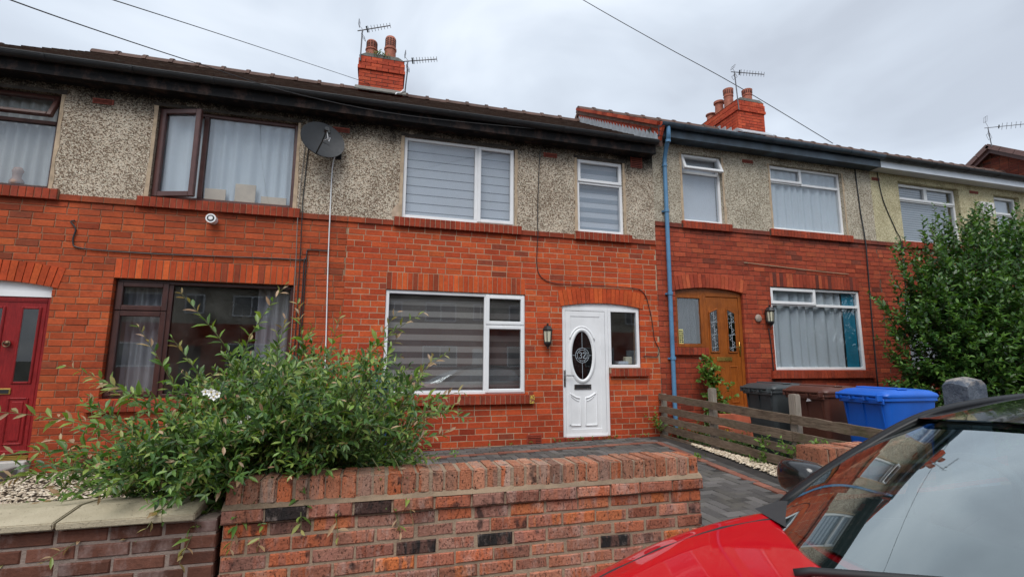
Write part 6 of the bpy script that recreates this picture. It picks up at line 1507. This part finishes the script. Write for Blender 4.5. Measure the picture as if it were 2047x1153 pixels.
for sy in (-.36, .36):
    mb = MB(); mb.cbox(2.55, 2.70, CY+sy-.23, CY+sy+.23, .60, .92, .05); mb.cbox(2.60, 2.69, CY+sy-.12, CY+sy+.12, .93, 1.04, .03); mb.build('seat', M_SEAT, car)
mb = MB(); mb.tube([(1.96+.06*math.sin(a)*0+.07*math.cos(a), CY+.36+.18*math.sin(a), .76+.165*math.cos(a)) for a in [2*math.pi*q/28 for q in range(29)]], .015, 8, cap=False); mb.tube([(1.85, CY+.36, .72), (1.97, CY+.36, .76)], .04, 10); mb.build('steering_wheel', M_DASH, car, smooth=True)
mb = MB(); mb.cbox(2.12, 2.15, CY-.12, CY+.12, .945, 1.005, .012); mb.build('interior_mirror', M_TRIM, car)
mb = MB(); mb.box(.15, .165, CY-.26, CY+.26, -.06, .04); mb.build('number_plate', plain('plate_white', (.7, .7, .7), .4), car)
mb = MB(); mb.box(.17, .20, CY-.42, CY+.42, -.17, -.07); mb.build('grille', M_TRIM, car)

# ------------------------------------------------------------------ houses across the road (seen in the window reflections)
def far_house(x0, seed, label):
    t = thing('opposite_house', label, 'house', (x0+2.5, -21, -.3), 'houses across the road'); y = -21.0
    W_ = [(.5, 2.5, .9, 2.1), (.6, 2.4, 3.5, 4.6), (3.4, 4.3, 3.6, 4.6)]
    mb = MB(); mb.box(x0, x0+5, y-8, y, -.5, 3.1); mb.build('wall', M_BR3, t).color = (.5, .5, .5, 1)
    mb = MB(); mb.box(x0, x0+5, y-7.99, y-.004, 3.1, 5.0); mb.build('render_coat', M_D3, t)
    mb = MB(); mb.prism([(y+.35, 4.95), (y-4, 7.4), (y-8.35, 4.95)], x0, x0+5, 'YZ'); mb.build('roof', M_TILE, t)
    for (a, b, c, d) in W_:
        mb = MB(); mm = Matrix.Identity(4)
        for (p, q, r0_, r1_) in ((a, a+.07, c, d), (b-.07, b, c, d), (a+.07, b-.07, c, c+.07), (a+.07, b-.07, d-.07, d), ((a+b)/2-.03, (a+b)/2+.03, c+.07, d-.07)): mb.box(x0+p, x0+q, y+.0, y+.05, r0_, r1_)
        w_ = mb.build('window', M_PVC, t); mb = MB(); mb.box(x0+a+.06, x0+b-.06, y+.003, y+.012, c+.06, d-.06); mb.build('pane', plain('far_pane', (.10, .11, .12), .12), w_)
    mb = MB(); mb.cbox(x0+3.4, x0+4.3, y+.001, y+.05, -.2, 1.95, .01); mb.build('door', M_PVC if seed % 2 else M_BROWN, t)
for i in range(6): far_house(-13+i*5, i, ['house across the road reflected at the far left of the windows', 'house across the road reflected in the brown downstairs window', 'house across the road reflected in the white downstairs window', 'house across the road reflected in the white door glass', 'house across the road reflected in the oak door glass', 'house across the road reflected in the window above the bins'][i])
mb = MB(); mb.prism([(-60, -.46), (60, -.46), (60, -.2), (-60, -.2)], -21, -13.3); mb.build('far_garden', M_GRD)['kind'] = 'structure'
